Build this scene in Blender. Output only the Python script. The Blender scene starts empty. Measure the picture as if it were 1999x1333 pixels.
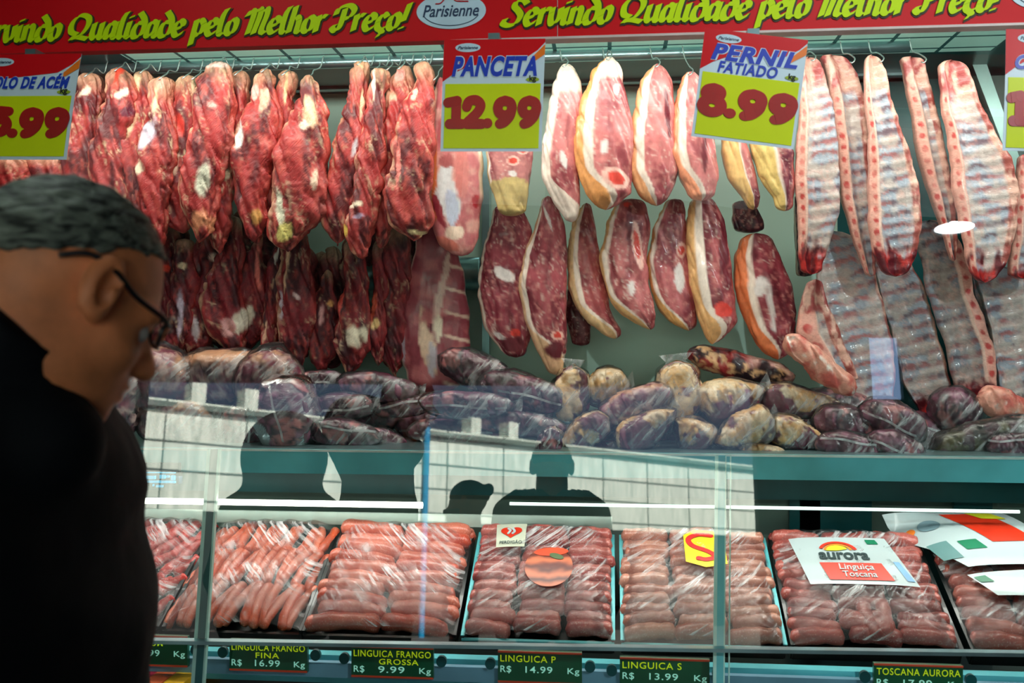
import bpy, math, random
import numpy as np
from mathutils import Vector, Matrix

# ------------------------------------------------------------------ camera, world, sun, big lights
FPX = 1943.5
YAW = math.radians(5.6)
EYE = np.array([0.0, 0.0, 1.6])
col = bpy.context.scene.collection
scene = bpy.context.scene

cam_d = bpy.data.cameras.new('camera'); cam = bpy.data.objects.new('camera', cam_d); col.objects.link(cam)
cam.location = EYE; cam.rotation_euler = (math.pi/2, 0, YAW)
cam_d.lens = 35; cam_d.sensor_width = 36; cam_d.clip_start = 0.02
cam_d.dof.use_dof = True; cam_d.dof.focus_distance = 2.75; cam_d.dof.aperture_fstop = 4.5
scene.camera = cam
scene.view_settings.view_transform = 'Standard'; scene.view_settings.look = 'None'
scene.view_settings.gamma = 1.0; scene.view_settings.use_curve_mapping = False
scene.view_settings.exposure = 0.0
try:
    scene.cycles.max_bounces = 8; scene.cycles.transparent_max_bounces = 16
    scene.cycles.use_denoising = True
except Exception: pass

w = bpy.data.worlds.new('world'); scene.world = w; w.use_nodes = True
w.node_tree.nodes['Background'].inputs[0].default_value = (0.42, 0.66, 1.0, 1)
w.node_tree.nodes['Background'].inputs[1].default_value = 0.7

def lamp(name, kind, loc, direction, energy, color=(1,1,1), **kw):
    d = bpy.data.lights.new(name, kind); d.energy = energy; d.color = color
    for k, v in kw.items(): setattr(d, k, v)
    o = bpy.data.objects.new(name, d); col.objects.link(o); o.location = loc
    o.rotation_euler = Vector(direction).to_track_quat('-Z', 'Y').to_euler()
    return o
lamp('sun', 'SUN', (0, 0, 12), (-.35, -.55, -.62), 33.0, (1.0, .97, .88), angle=.01)
# fluorescent tubes of the case, behind the banner and under the shelf
lamp('case_tube_light', 'AREA', (0.0, 2.60, 2.42), (0, .42, -.90), 22, (1.0, .95, .86), shape='RECTANGLE', size=3.7, size_y=.06)
lamp('case_tube_light', 'AREA', (0.1, 2.60, 1.235), (0, -.10, -1), 7.5, (1.0, .95, .88), shape='RECTANGLE', size=3.6, size_y=.04)
# spot of the shop's round ceiling lamp
lamp('front_spot_light', 'SPOT', (2.195, -.68, 2.965), (-1.25, 2.8, -.85), 215, (.93, .98, 1.0), spot_size=1.15, spot_blend=.7, shadow_soft_size=.02)
lamp('front_spot_light', 'SPOT', (.65, 1.15, 2.96), (-.05, 1.0, -.78), 26, (.93, .98, 1.0), spot_size=1.5, spot_blend=.9, shadow_soft_size=.09)  # added unseen spot, brightens banner and signs from the front

lamp('ceiling_fill_light', 'AREA', (-1.0, 1.35, 2.93), (.25, -.15, -1), 4.5, (.85, 1.0, .92), shape='DISK', size=.35)  # added unseen fill, puts highlights on the man's hair from above

# ------------------------------------------------------------------ geometry helpers
FWD = np.array([-math.sin(YAW), math.cos(YAW), 0]); RGT = np.array([math.cos(YAW), math.sin(YAW), 0])
def at(px, py, Y):
    """point of the plane y=Y seen at pixel (px,py) of the photograph"""
    px = np.asarray(px, float); py = np.asarray(py, float); Y = np.asarray(Y, float)
    px, py, Y = np.broadcast_arrays(px, py, Y)
    d = FWD + ((px-999.5)/FPX)[..., None]*RGT + ((666.5-py)/FPX)[..., None]*np.array([0, 0, 1.0])
    t = Y/d[..., 1]
    return EYE + d*t[..., None]
def lin(c):
    c = np.asarray(c, float)/255.0
    return np.where(c <= .04045, c/12.92, ((c+.055)/1.055)**2.4)
def sm(e0, e1, x):
    t = np.clip((x-e0)/(e1-e0), 0, 1); return t*t*(3-2*t)
def mixc(a, b, f):
    f = np.asarray(f)[..., None]; return a*(1-f)+b*f
def _h(ix, iy, iz, s):
    n = (ix*374761393 + iy*668265263 + iz*2147483647 + s*974634777) & 0xffffffff
    n = ((n ^ (n >> 13))*1274126177) & 0xffffffff
    n = ((n ^ (n >> 16))*2246822519) & 0xffffffff
    return ((n ^ (n >> 15)) & 0xffff)/65535.0
def noise(P, s=0):
    P = np.asarray(P, float); I = np.floor(P).astype(np.int64); F = P-I; F = F*F*(3-2*F); r = 0
    for a in (0, 1):
        for b in (0, 1):
            for c in (0, 1):
                wt = (F[..., 0] if a else 1-F[..., 0])*(F[..., 1] if b else 1-F[..., 1])*(F[..., 2] if c else 1-F[..., 2])
                r = r + wt*_h(I[..., 0]+a, I[..., 1]+b, I[..., 2]+c, s)
    return r
def fbm(P, o=4, s=0):
    r = 0; a = .5; t = 0
    for i in range(o):
        r = r + a*noise(P*(2**i)+i*17.3, s+i); t += a; a *= .5
    return r/t
def grid_faces(nr, nc, wrap=False):
    r = np.arange(nr-1)[:, None]; c = np.arange(nc if wrap else nc-1)[None, :]; c2 = (c+1) % nc
    f = np.stack([r*nc+c, r*nc+c2, (r+1)*nc+c2, (r+1)*nc+c], -1)
    return f.reshape(-1, 4)

def meta(o, label=None, cat=None, group=None, kind=None):
    if label: o['label'] = label
    if cat: o['category'] = cat
    if group: o['group'] = group
    if kind: o['kind'] = kind
    return o
def empty(name, loc, label=None, cat=None, group=None, kind=None):
    o = bpy.data.objects.new(name, None); col.objects.link(o); o.location = Vector([float(v) for v in loc])
    o.empty_display_size = .05
    return meta(o, label, cat, group, kind)
def mk(name, V, F, mat, parent=None, cols=None, smooth=True, origin=None, fm=None):
    """one mesh object; V in world coordinates"""
    V = np.asarray(V, float)
    if parent is not None: origin = np.array(parent_origin(parent))
    elif origin is None: origin = V.mean(0)
    origin = np.asarray(origin, float)
    me = bpy.data.meshes.new(name)
    me.from_pydata((V-origin).tolist(), [], F.tolist() if hasattr(F, 'tolist') else F)
    if cols is not None:
        ca = me.color_attributes.new('Col', 'FLOAT_COLOR', 'POINT')
        cc = np.ones((len(V), 4), np.float32); cc[:, :3] = np.clip(cols, 0, 1)
        ca.data.foreach_set('color', cc.ravel())
    if smooth: me.polygons.foreach_set('use_smooth', np.ones(len(me.polygons), bool))
    if mat is not None:
        for m in (mat if isinstance(mat, (list, tuple)) else [mat]): me.materials.append(m)
    if fm is not None: me.polygons.foreach_set('material_index', np.asarray(fm, np.int32))
    me.update()
    o = bpy.data.objects.new(name, me); col.objects.link(o)
    if parent is not None: o.parent = parent
    else: o.location = Vector(origin.tolist())
    return o
def parent_origin(p):
    v = np.zeros(3)
    while p is not None:
        v = v+np.array(p.location[:]); p = p.parent
    return v
class MB:
    def __init__(s): s.V = []; s.F = []; s.M = []; s.n = 0
    def add(s, V, F, m=0):
        V = np.asarray(V, float).reshape(-1, 3); s.V.append(V)
        for f in F: s.F.append([int(i)+s.n for i in f]); s.M.append(m)
        s.n += len(V); return s
    def box(s, x0, x1, y0, y1, z0, z1, m=0):
        V = [(x, y, z) for x in (x0, x1) for y in (y0, y1) for z in (z0, z1)]
        return s.add(V, [(0,1,3,2),(4,6,7,5),(0,4,5,1),(2,3,7,6),(0,2,6,4),(1,5,7,3)], m)
    def hexa(s, P, m=0):  # 8 corners, same order as box
        return s.add(P, [(0,1,3,2),(4,6,7,5),(0,4,5,1),(2,3,7,6),(0,2,6,4),(1,5,7,3)], m)
    def tube(s, pts, r, n=8, m=0, caps=True):
        P = np.asarray(pts, float); k = len(P); r = np.broadcast_to(np.asarray(r, float), (k,))
        T = np.gradient(P, axis=0); T /= np.linalg.norm(T, axis=1)[:, None]+1e-12
        up = np.array([0, 0, 1.0]) if abs(T[0][2]) < .9 else np.array([0, 1.0, 0])
        N = np.cross(T[0], up); N /= np.linalg.norm(N); V = []
        for i in range(k):
            N = N-T[i]*np.dot(N, T[i]); N /= np.linalg.norm(N)+1e-12; B = np.cross(T[i], N)
            for j in range(n):
                a = 2*math.pi*j/n; V.append(P[i]+r[i]*(math.cos(a)*N+math.sin(a)*B))
        F = [tuple(f) for f in grid_faces(k, n, True)]
        if caps: F += [tuple(range(n))[::-1], tuple((k-1)*n+j for j in range(n))]
        return s.add(V, F, m)
    def build(s, name, mat, parent=None, smooth=False, origin=None):
        return mk(name, np.concatenate(s.V), s.F, mat, parent, smooth=smooth, origin=origin, fm=s.M)
def catmull(P, k=8):
    P = np.asarray(P, float); Q = np.vstack([2*P[0]-P[1], P, 2*P[-1]-P[-2]]); out = []
    for i in range(1, len(Q)-2):
        for t in np.arange(k)/k:
            a, b, c, d = Q[i-1], Q[i], Q[i+1], Q[i+2]
            out.append(.5*(2*b+(c-a)*t+(2*a-5*b+4*c-d)*t*t+(3*b-a-3*c+d)*t**3))
    out.append(P[-1]); return np.array(out)

# ------------------------------------------------------------------ materials
def new_mat(name):
    m = bpy.data.materials.new(name); m.use_nodes = True; nt = m.node_tree
    return m, nt, nt.nodes['Principled BSDF']
def N(nt, t, **kw):
    n = nt.nodes.new(t)
    for k, v in kw.items():
        if k.startswith('i_'): n.inputs[k[2:].replace('_', ' ')].default_value = v
        else: setattr(n, k, v)
    return n
def solid(name, rgb, rough=.5, metal=0, emit=0, var=.12, scale=12, spec=.5, coat=0, bump=.0, bscale=60):
    m, nt, b = new_mat(name); c = lin(rgb)
    b.inputs['Roughness'].default_value = rough; b.inputs['Metallic'].default_value = metal
    b.inputs['Specular IOR Level'].default_value = spec; b.inputs['Coat Weight'].default_value = coat
    tc = N(nt, 'ShaderNodeTexCoord'); no = N(nt, 'ShaderNodeTexNoise', i_Scale=scale, i_Detail=4.0)
    nt.links.new(tc.outputs['Object'], no.inputs['Vector'])
    cr = N(nt, 'ShaderNodeValToRGB'); cr.color_ramp.elements[0].position = .3; cr.color_ramp.elements[1].position = .7
    cr.color_ramp.elements[0].color = (*np.clip(c*(1-var), 0, 1), 1); cr.color_ramp.elements[1].color = (*np.clip(c*(1+var), 0, 1), 1)
    nt.links.new(no.outputs['Fac'], cr.inputs[0]); nt.links.new(cr.outputs[0], b.inputs['Base Color'])
    if emit:
        b.inputs['Emission Color'].default_value = (*c, 1); b.inputs['Emission Strength'].default_value = emit
    if bump:
        n2 = N(nt, 'ShaderNodeTexNoise', i_Scale=bscale, i_Detail=5.0); bp = N(nt, 'ShaderNodeBump', i_Strength=bump, i_Distance=.004)
        nt.links.new(tc.outputs['Object'], n2.inputs['Vector']); nt.links.new(n2.outputs['Fac'], bp.inputs['Height']); nt.links.new(bp.outputs[0], b.inputs['Normal'])
    return m
def flesh(name, rough=.42, coat=.15, bump=.35, fibre=(60, 60, 14), fs=.5, film=0, var=.32):
    m, nt, b = new_mat(name)
    at_ = N(nt, 'ShaderNodeAttribute', attribute_name='Col'); tc = N(nt, 'ShaderNodeTexCoord')
    no = N(nt, 'ShaderNodeTexNoise', i_Scale=85.0, i_Detail=6.0, i_Roughness=.65)
    nt.links.new(tc.outputs['Object'], no.inputs['Vector'])
    mp = N(nt, 'ShaderNodeMapping', vector_type='TEXTURE'); mp.inputs['Scale'].default_value = tuple(1/q for q in fibre); mp.inputs['Rotation'].default_value = (0, fs, 0)
    nt.links.new(tc.outputs['Object'], mp.inputs['Vector'])
    n2 = N(nt, 'ShaderNodeTexNoise', i_Scale=3.0, i_Detail=4.0, i_Distortion=.8); nt.links.new(mp.outputs[0], n2.inputs['Vector'])
    mm = N(nt, 'ShaderNodeMapRange'); mm.inputs['From Min'].default_value = .3; mm.inputs['From Max'].default_value = .7
    mm.inputs['To Min'].default_value = 1-var; mm.inputs['To Max'].default_value = 1+var
    ad = N(nt, 'ShaderNodeMath', operation='ADD'); ml = N(nt, 'ShaderNodeMath', operation='MULTIPLY'); ml.inputs[1].default_value = .5
    nt.links.new(no.outputs['Fac'], ad.inputs[0]); nt.links.new(n2.outputs['Fac'], ad.inputs[1]); nt.links.new(ad.outputs[0], ml.inputs[0]); nt.links.new(ml.outputs[0], mm.inputs['Value'])
    vm = N(nt, 'ShaderNodeVectorMath', operation='SCALE'); nt.links.new(at_.outputs['Color'], vm.inputs[0]); nt.links.new(mm.outputs[0], vm.inputs['Scale'])
    nt.links.new(vm.outputs[0], b.inputs['Base Color'])
    b.inputs['Roughness'].default_value = rough; b.inputs['Coat Weight'].default_value = coat; b.inputs['Coat Roughness'].default_value = .12
    bp = N(nt, 'ShaderNodeBump', i_Strength=bump, i_Distance=.004); nt.links.new(ml.outputs[0], bp.inputs['Height']); nt.links.new(bp.outputs[0], b.inputs['Normal'])
    if film:   # crinkled vacuum film on top: sharper coat with its own creases
        m2 = N(nt, 'ShaderNodeMapping'); m2.inputs['Scale'].default_value = (30, 30, 75); m2.inputs['Rotation'].default_value = (0, .5, 0)
        nt.links.new(tc.outputs['Object'], m2.inputs['Vector'])
        n3 = N(nt, 'ShaderNodeTexNoise', i_Scale=1.0, i_Detail=3.0, i_Distortion=1.6); nt.links.new(m2.outputs[0], n3.inputs['Vector'])
        b2 = N(nt, 'ShaderNodeBump', i_Strength=.9, i_Distance=.006); nt.links.new(n3.outputs['Fac'], b2.inputs['Height']); nt.links.new(b2.outputs[0], b.inputs['Coat Normal'])
        b.inputs['Coat Weight'].default_value = film; b.inputs['Coat Roughness'].default_value = .08
    return m
def glassy(name, ior=1.9, tint=(.93, 1, .98), rough=.0, lift=0, bump=0):
    m = bpy.data.materials.new(name); m.use_nodes = True; nt = m.node_tree; nt.nodes.remove(nt.nodes['Principled BSDF'])
    out = nt.nodes['Material Output']; tr = N(nt, 'ShaderNodeBsdfTransparent'); tr.inputs[0].default_value = (*tint, 1)
    gl = N(nt, 'ShaderNodeBsdfGlossy', i_Roughness=rough); fr = N(nt, 'ShaderNodeFresnel', i_IOR=ior); mx = N(nt, 'ShaderNodeMixShader')
    nt.links.new(fr.outputs[0], mx.inputs[0]); nt.links.new(tr.outputs[0], mx.inputs[1]); nt.links.new(gl.outputs[0], mx.inputs[2]); nt.links.new(mx.outputs[0], out.inputs[0])
    return m
def film_mat(name, sc=(14, 14, 14), rot=(.5, .6, .3), amount=.45, lo=.56, hi=.72, base=.03):
    """cling film: clear, with whitish creases"""
    m = bpy.data.materials.new(name); m.use_nodes = True; nt = m.node_tree; b = nt.nodes['Principled BSDF']; out = nt.nodes['Material Output']
    tc = N(nt, 'ShaderNodeTexCoord'); mp = N(nt, 'ShaderNodeMapping', vector_type='TEXTURE'); mp.inputs['Scale'].default_value = tuple(1/q for q in sc); mp.inputs['Rotation'].default_value = rot
    nt.links.new(tc.outputs['Object'], mp.inputs['Vector'])
    no = N(nt, 'ShaderNodeTexNoise', i_Scale=1.0, i_Detail=5.0, i_Roughness=.6, i_Distortion=.6); nt.links.new(mp.outputs[0], no.inputs['Vector'])
    n0 = N(nt, 'ShaderNodeTexNoise', i_Scale=9.0, i_Detail=2.0); nt.links.new(tc.outputs['Object'], n0.inputs['Vector'])
    mr = N(nt, 'ShaderNodeMapRange'); mr.inputs['From Min'].default_value = lo; mr.inputs['From Max'].default_value = hi; mr.inputs['To Min'].default_value = 0; mr.inputs['To Max'].default_value = amount
    nt.links.new(no.outputs['Fac'], mr.inputs['Value'])
    m2 = N(nt, 'ShaderNodeMapRange'); m2.inputs['From Min'].default_value = .42; m2.inputs['From Max'].default_value = .62
    nt.links.new(n0.outputs['Fac'], m2.inputs['Value'])
    mu = N(nt, 'ShaderNodeMath', operation='MULTIPLY_ADD'); mu.inputs[2].default_value = base
    nt.links.new(mr.outputs[0], mu.inputs[0]); nt.links.new(m2.outputs[0], mu.inputs[1])
    bp = N(nt, 'ShaderNodeBump', i_Strength=.8, i_Distance=.006); nt.links.new(no.outputs['Fac'], bp.inputs['Height'])
    b.inputs['Base Color'].default_value = (.80, .82, .84, 1); b.inputs['Roughness'].default_value = .22
    tr = N(nt, 'ShaderNodeBsdfTransparent'); mx = N(nt, 'ShaderNodeMixShader'); gl = N(nt, 'ShaderNodeBsdfGlossy', i_Roughness=.12); m3 = N(nt, 'ShaderNodeMixShader')
    fr = N(nt, 'ShaderNodeFresnel', i_IOR=1.35); nt.links.new(bp.outputs[0], fr.inputs['Normal']); nt.links.new(bp.outputs[0], gl.inputs['Normal']); nt.links.new(bp.outputs[0], b.inputs['Normal'])
    nt.links.new(mu.outputs[0], mx.inputs[0]); nt.links.new(tr.outputs[0], mx.inputs[1]); nt.links.new(b.outputs[0], mx.inputs[2])
    nt.links.new(fr.outputs[0], m3.inputs[0]); nt.links.new(mx.outputs[0], m3.inputs[1]); nt.links.new(gl.outputs[0], m3.inputs[2]); nt.links.new(m3.outputs[0], out.inputs[0])
    return m
def sausage_mat(name, a, b_, speck=(245, 215, 200)):
    m, nt, b = new_mat(name); tc = N(nt, 'ShaderNodeTexCoord'); oi = N(nt, 'ShaderNodeObjectInfo')
    no = N(nt, 'ShaderNodeTexNoise', i_Scale=28.0, i_Detail=5.0); nt.links.new(tc.outputs['Object'], no.inputs['Vector'])
    ad = N(nt, 'ShaderNodeMath', operation='MULTIPLY_ADD'); ad.inputs[1].default_value = .45
    nt.links.new(oi.outputs['Random'], ad.inputs[0]); sb = N(nt, 'ShaderNodeMath', operation='SUBTRACT'); sb.inputs[1].default_value = .22
    nt.links.new(no.outputs['Fac'], sb.inputs[0]); nt.links.new(sb.outputs[0], ad.inputs[2])
    cr = N(nt, 'ShaderNodeValToRGB'); e = cr.color_ramp.elements; e[0].position = .3; e[1].position = .7; e[0].color = (*lin(a), 1); e[1].color = (*lin(b_), 1)
    nt.links.new(ad.outputs[0], cr.inputs[0])
    vo = N(nt, 'ShaderNodeTexVoronoi', i_Scale=170.0); nt.links.new(tc.outputs['Object'], vo.inputs['Vector'])
    mr = N(nt, 'ShaderNodeMapRange'); mr.inputs['From Min'].default_value = .30; mr.inputs['From Max'].default_value = .12; mr.inputs['To Max'].default_value = .42
    nt.links.new(vo.outputs['Distance'], mr.inputs['Value'])
    mx = N(nt, 'ShaderNodeMix', data_type='RGBA'); mx.inputs[7].default_value = (*lin(speck), 1)
    nt.links.new(mr.outputs[0], mx.inputs[0]); nt.links.new(cr.outputs[0], mx.inputs[6]); nt.links.new(mx.outputs[2], b.inputs['Base Color'])
    b.inputs['Roughness'].default_value = .35; b.inputs['Coat Weight'].default_value = .3; b.inputs['Coat Roughness'].default_value = .2
    bp = N(nt, 'ShaderNodeBump', i_Strength=.3, i_Distance=.003); nt.links.new(no.outputs['Fac'], bp.inputs['Height']); nt.links.new(bp.outputs[0], b.inputs['Normal'])
    return m

M = {}
M['steel'] = solid('brushed_steel', (150, 185, 190), .28, .85, var=.15)
M['teal_steel'] = solid('teal_steel', (92, 190, 198), .35, .15, var=.25, scale=5)
M['dark_teal'] = solid('dark_teal_panel', (18, 84, 86), .3, .1, var=.4, scale=4)
M['wall_pale'] = solid('pale_case_wall', (196, 226, 210), .35, .0, var=.08, scale=3, coat=.2)
M['band'] = solid('pale_grey_band', (190, 214, 204), .4, .1)
M['lower_wall'] = solid('lower_case_wall', (96, 122, 112), .35, .2, var=.3, scale=3)
M['black'] = solid('black_plastic', (10, 20, 20), .3, coat=.3)
M['dark'] = solid('dark_void', (16, 20, 20), .7)
M['tube'] = solid('tube_lamp_glow', (255, 250, 238), .4, emit=5.0, var=0)
M['wire'] = solid('hook_wire', (205, 222, 220), .25, .8)
M['banner'] = solid('banner_red', (205, 2, 16), .5, var=.06, scale=2, spec=.25)
M['banner_edge'] = solid('banner_edge_strip', (205, 190, 185), .4)
M['lime'] = solid('lime_letter', (196, 232, 0), .5, var=.05, spec=.2)
M['letter_shadow'] = solid('letter_outline_dark', (38, 42, 8), .6)
M['glass'] = glassy('counter_glass', ior=2.05)
M['skin'] = solid('skin', (232, 142, 92), .5, var=.2, scale=22, bump=.25, bscale=90)
M['yellow'] = solid('sign_yellow', (208, 228, 0), .4, var=.03, spec=.3)
M['sign_red'] = solid('sign_red', (205, 4, 18), .4, var=.05, spec=.3)
M['sign_white'] = solid('sign_white', (205, 228, 240), .4, var=.03, coat=.35)
M['orange'] = solid('sign_orange', (236, 120, 20), .4, coat=.3)
M['digit'] = solid('digit_dark_red', (170, 8, 8), .4, coat=.35)
M['blue'] = solid('letter_blue', (14, 58, 185), .4, var=.03)
M['navy'] = solid('logo_navy', (22, 52, 86), .5)
M['logo_blue'] = solid('logo_pale_blue', (192, 222, 236), .4, coat=.3)
M['kg'] = solid('kg_green', (150, 176, 16), .5)

# ------------------------------------------------------------------ lettering
GL = {
 'S': (1.05, [[(.98,1.35),(.75,1.6),(.42,1.5),(.38,1.2),(.62,.92),(.8,.6),(.68,.15),(.35,0),(.02,.15),(.08,.42)]]),
 'e': (.66, [[(.12,.42),(.48,.6),(.5,.88),(.3,1.0),(.1,.7),(.09,.3),(.28,.0),(.58,.2)]]),
 'r': (.56, [[(.12,0),(.12,1.0)],[(.12,.6),(.3,.95),(.5,.95)]]),
 'v': (.66, [[(.06,1.0),(.1,.3),(.26,0),(.5,.35),(.5,1.0)]]),
 'i': (.36, [[(.12,1.0),(.1,.15),(.26,0)],[(.16,1.3),(.18,1.38)]]),
 'n': (.74, [[(.1,1.0),(.1,0)],[(.1,.7),(.35,1.0),(.5,.8),(.5,.1),(.66,0)]]),
 'd': (.72, [[(.5,.92),(.2,.9),(.07,.4),(.2,0),(.5,.12),(.62,.6),(.52,1.15),(.22,1.6)]]),
 'o': (.64, [[(.35,1.0),(.12,.75),(.1,.2),(.3,0),(.5,.25),(.52,.8),(.35,1.0)]]),
 'Q': (1.25, [[(.5,.3),(.15,.5),(.1,1.1),(.45,1.55),(.9,1.4),(1.0,.9),(.75,.3),(.35,.05)],[(.2,.05),(.6,.12),(1.1,0)]]),
 'u': (.74, [[(.1,1.0),(.08,.25),(.26,0),(.5,.35)],[(.52,1.0),(.52,.12),(.68,0)]]),
 'a': (.74, [[(.52,.9),(.28,1.0),(.1,.6),(.12,.1),(.3,.05),(.5,.4)],[(.54,1.0),(.52,.12),(.68,0)]]),
 'l': (.40, [[(.26,1.65),(.12,1.2),(.1,.2),(.24,0),(.36,.1)]]),
 'p': (.70, [[(.12,1.0),(.1,-.6)],[(.12,.75),(.35,1.0),(.55,.7),(.5,.2),(.3,0),(.12,.12)]]),
 'M': (1.2, [[(-.05,1.15),(.12,1.5),(.28,1.3),(.2,0)],[(.28,1.3),(.55,1.6),(.62,1.2),(.5,0)],[(.62,1.3),(.9,1.6),(.98,1.2),(.88,.2),(1.08,0)]]),
 'h': (.74, [[(.16,1.65),(.1,0)],[(.1,.7),(.35,1.0),(.5,.75),(.5,.1),(.66,0)]]),
 'P': (1.0, [[(.42,1.4),(.38,.35),(.2,0),(-.02,.2),(.1,.4)],[(.0,1.05),(.1,1.45),(.6,1.62),(.92,1.3),(.75,.85),(.4,.78)]]),
 'c': (.60, [[(.5,.8),(.32,1.0),(.1,.65),(.1,.2),(.3,0),(.55,.2)],[(.3,0),(.42,-.22),(.2,-.4)]]),
 '!': (.36, [[(.26,1.6),(.14,.5)],[(.1,.02),(.12,.1)]]),
 ' ': (.42, []),
}
def nib_text(txt, size, width, slant=.22, nib=.235, ang=42, grow=0.0, depth=.002):
    """flat calligraphic lettering in the x-z plane starting at 0; returns verts (x,-y,z) and faces"""
    B = MB(); x = 0; nv = np.array([math.cos(math.radians(ang)), math.sin(math.radians(ang))])*nib*.5
    tot = sum(GL[c][0] for c in txt)
    for c in txt:
        wd, st = GL[c]
        for s in st:
            P = catmull(s, 6) if len(s) > 2 else np.array(s, float)
            P = P+np.array([x, 0])
            for i in range(len(P)-1):
                a, b = P[i], P[i+1]; t = b-a; L = np.linalg.norm(t)
                if L < 1e-6: continue
                t /= L; pr = np.array([-t[1], t[0]])
                n = nv if np.dot(nv, pr) > 0 else -nv
                n = n+pr*(.055+grow); e = t*(.02+grow)
                q = [a-n-e, b-n+e, b+n+e, a+n-e]
                q = [(float(p[0]+slant*p[1])*width/tot, float(p[1])*size) for p in q]
                jj = (B.n//8 % 37)*2.5e-5; V = [(p[0], 0, p[1]) for p in q]+[(p[0], -depth-jj, p[1]) for p in q]
                B.add(V, [(4,5,6,7),(0,1,5,4),(1,2,6,5),(2,3,7,6),(3,0,4,7)])
        x += wd
    return np.concatenate(B.V), B.F
def flat_poly(pts, y0, depth=.001):
    P = [(p[0], 0, p[1]) for p in pts]; n = len(P)
    V = [(x, y0, z) for x, _, z in P]+[(x, y0-depth, z) for x, _, z in P]
    F = [tuple(range(n, 2*n))]+[(i, (i+1) % n, n+(i+1) % n, n+i) for i in range(n)]
    return V, F
def ell_pts(cx, cz, rx, rz, n=36, rot=0):
    a = np.linspace(0, 2*math.pi, n, endpoint=False)
    return [(cx+rx*math.cos(t)*math.cos(rot)-rz*math.sin(t)*math.sin(rot), cz+rx*math.cos(t)*math.sin(rot)+rz*math.sin(t)*math.cos(rot)) for t in a]
def brush(strokes, r, sx, sz, y0=0, depth=.001, ox=0, oz=0, slant=0, holes=None):
    """fat round-brush lettering"""
    B = MB()
    for s in strokes:
        s2 = np.array([p[:2] for p in s], float)
        rr = s[0][2] if len(s[0]) > 2 else r
        P = catmull(s2, 6) if len(s) > 2 else s2
        for i, p in enumerate(P):
            q = [(ox+(u+slant*v)*sx, oz+v*sz) for u, v in ell_pts(p[0], p[1], rr, rr*sx/sz if sz else rr, 16)]
            V, F = flat_poly(q, y0, depth+(B.n % 41)*2.5e-5); B.add(V, F)
            if i+1 < len(P):
                t = P[i+1]-p; L = np.linalg.norm(t)
                if L > 1e-6:
                    n = np.array([-t[1], t[0]])/L*rr; k = np.array([1, sx/sz])
                    q = [p-n*k, P[i+1]-n*k, P[i+1]+n*k, p+n*k]
                    q = [(ox+(u+slant*v)*sx, oz+v*sz) for u, v in q]
                    V, F = flat_poly(q, y0, depth+(B.n % 43)*2.5e-5); B.add(V, F)
    return np.concatenate(B.V), B.F
_fc = {}
def font_mesh(txt, size, depth=.0008, bold=0.0, shear=0, width=None, spacing=1.0):
    """text outline as verts in x-z plane, facing -y"""
    cu = bpy.data.curves.new('text', 'FONT'); cu.body = txt; cu.size = size; cu.extrude = depth/2; cu.offset = bold*size; cu.shear = shear
    cu.space_character = spacing; cu.resolution_u = 4
    o = bpy.data.objects.new('text', cu); col.objects.link(o)
    dg = bpy.context.evaluated_depsgraph_get(); me = bpy.data.meshes.new_from_object(o.evaluated_get(dg))
    V = np.array([v.co[:] for v in me.vertices]); F = [tuple(p.vertices) for p in me.polygons]
    bpy.data.objects.remove(o); bpy.data.curves.remove(cu); bpy.data.meshes.remove(me)
    if len(V) == 0: return np.zeros((0, 3)), []
    if width: V[:, 0] = (V[:, 0]-V[:, 0].min())*width/(V[:, 0].max()-V[:, 0].min())
    return np.stack([V[:, 0], -V[:, 2], V[:, 1]], 1), F
DG = {
 '1': (.62, [[(.10,.80),(.42,.86)],[(.40,.84),(.40,.12)],[(.18,.10),(.60,.10)]]),
 '2': (.80, [[(.14,.66),(.22,.84),(.46,.88),(.62,.72),(.52,.48),(.16,.13)],[(.16,.10),(.68,.10)]]),
 '9': (.84, [[(.40,.86),(.22,.79),(.16,.62),(.22,.45),(.40,.38),(.58,.45),(.64,.62),(.58,.79),(.40,.86)],[(.64,.62),(.58,.36),(.40,.16),(.24,.10)]]),
 '8': (.84, [[(.40,.90),(.25,.84),(.21,.72),(.27,.60),(.40,.55),(.53,.60),(.59,.72),(.55,.84),(.40,.90)],[(.40,.55),(.22,.47),(.15,.31),(.22,.15),(.40,.08),(.58,.15),(.65,.31),(.58,.47),(.40,.55)]]),
 '5': (.74, [[(.60,.88),(.24,.88),(.20,.56),(.44,.62),(.60,.42),(.48,.18),(.14,.12)]]),
 '.': (.26, [[(.06,.12),(.08,.12)]]),
}
def fat_digits(txt, sx, sz, r=.135, slant=0):
    B = MB(); x = 0
    for c in txt:
        w_, st = DG[c]; V, F = brush(st, r, sx, sz, 0, .0012, x*sx, 0, slant); B.add(V, F); x += w_
    return np.concatenate(B.V), B.F, x*sx

# pane geometry (leans back at the top) and what it mirrors
LEAN = math.radians(6.5); PZ0, PY0 = .93, 2.20
KX = .05
def pane_y(z, x=0): return PY0+(z-PZ0)*math.tan(LEAN)+KX*x
def pane_pt(px, py):
    """point of the leaning pane seen at a pixel"""
    d = FWD+((px-999.5)/FPX)*RGT+np.array([0, 0, (666.5-py)/FPX]); k = math.tan(LEAN)
    t = (PY0+(EYE[2]-PZ0)*k)/(d[1]-d[2]*k-d[0]*KX); return EYE+d*t
def mirror(px, py):
    p = pane_pt(px, py); d = p-EYE; d /= np.linalg.norm(d); n = np.array([KX, -1, math.tan(LEAN)]); n /= np.linalg.norm(n); return p, d-2*np.dot(d, n)*n
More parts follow.
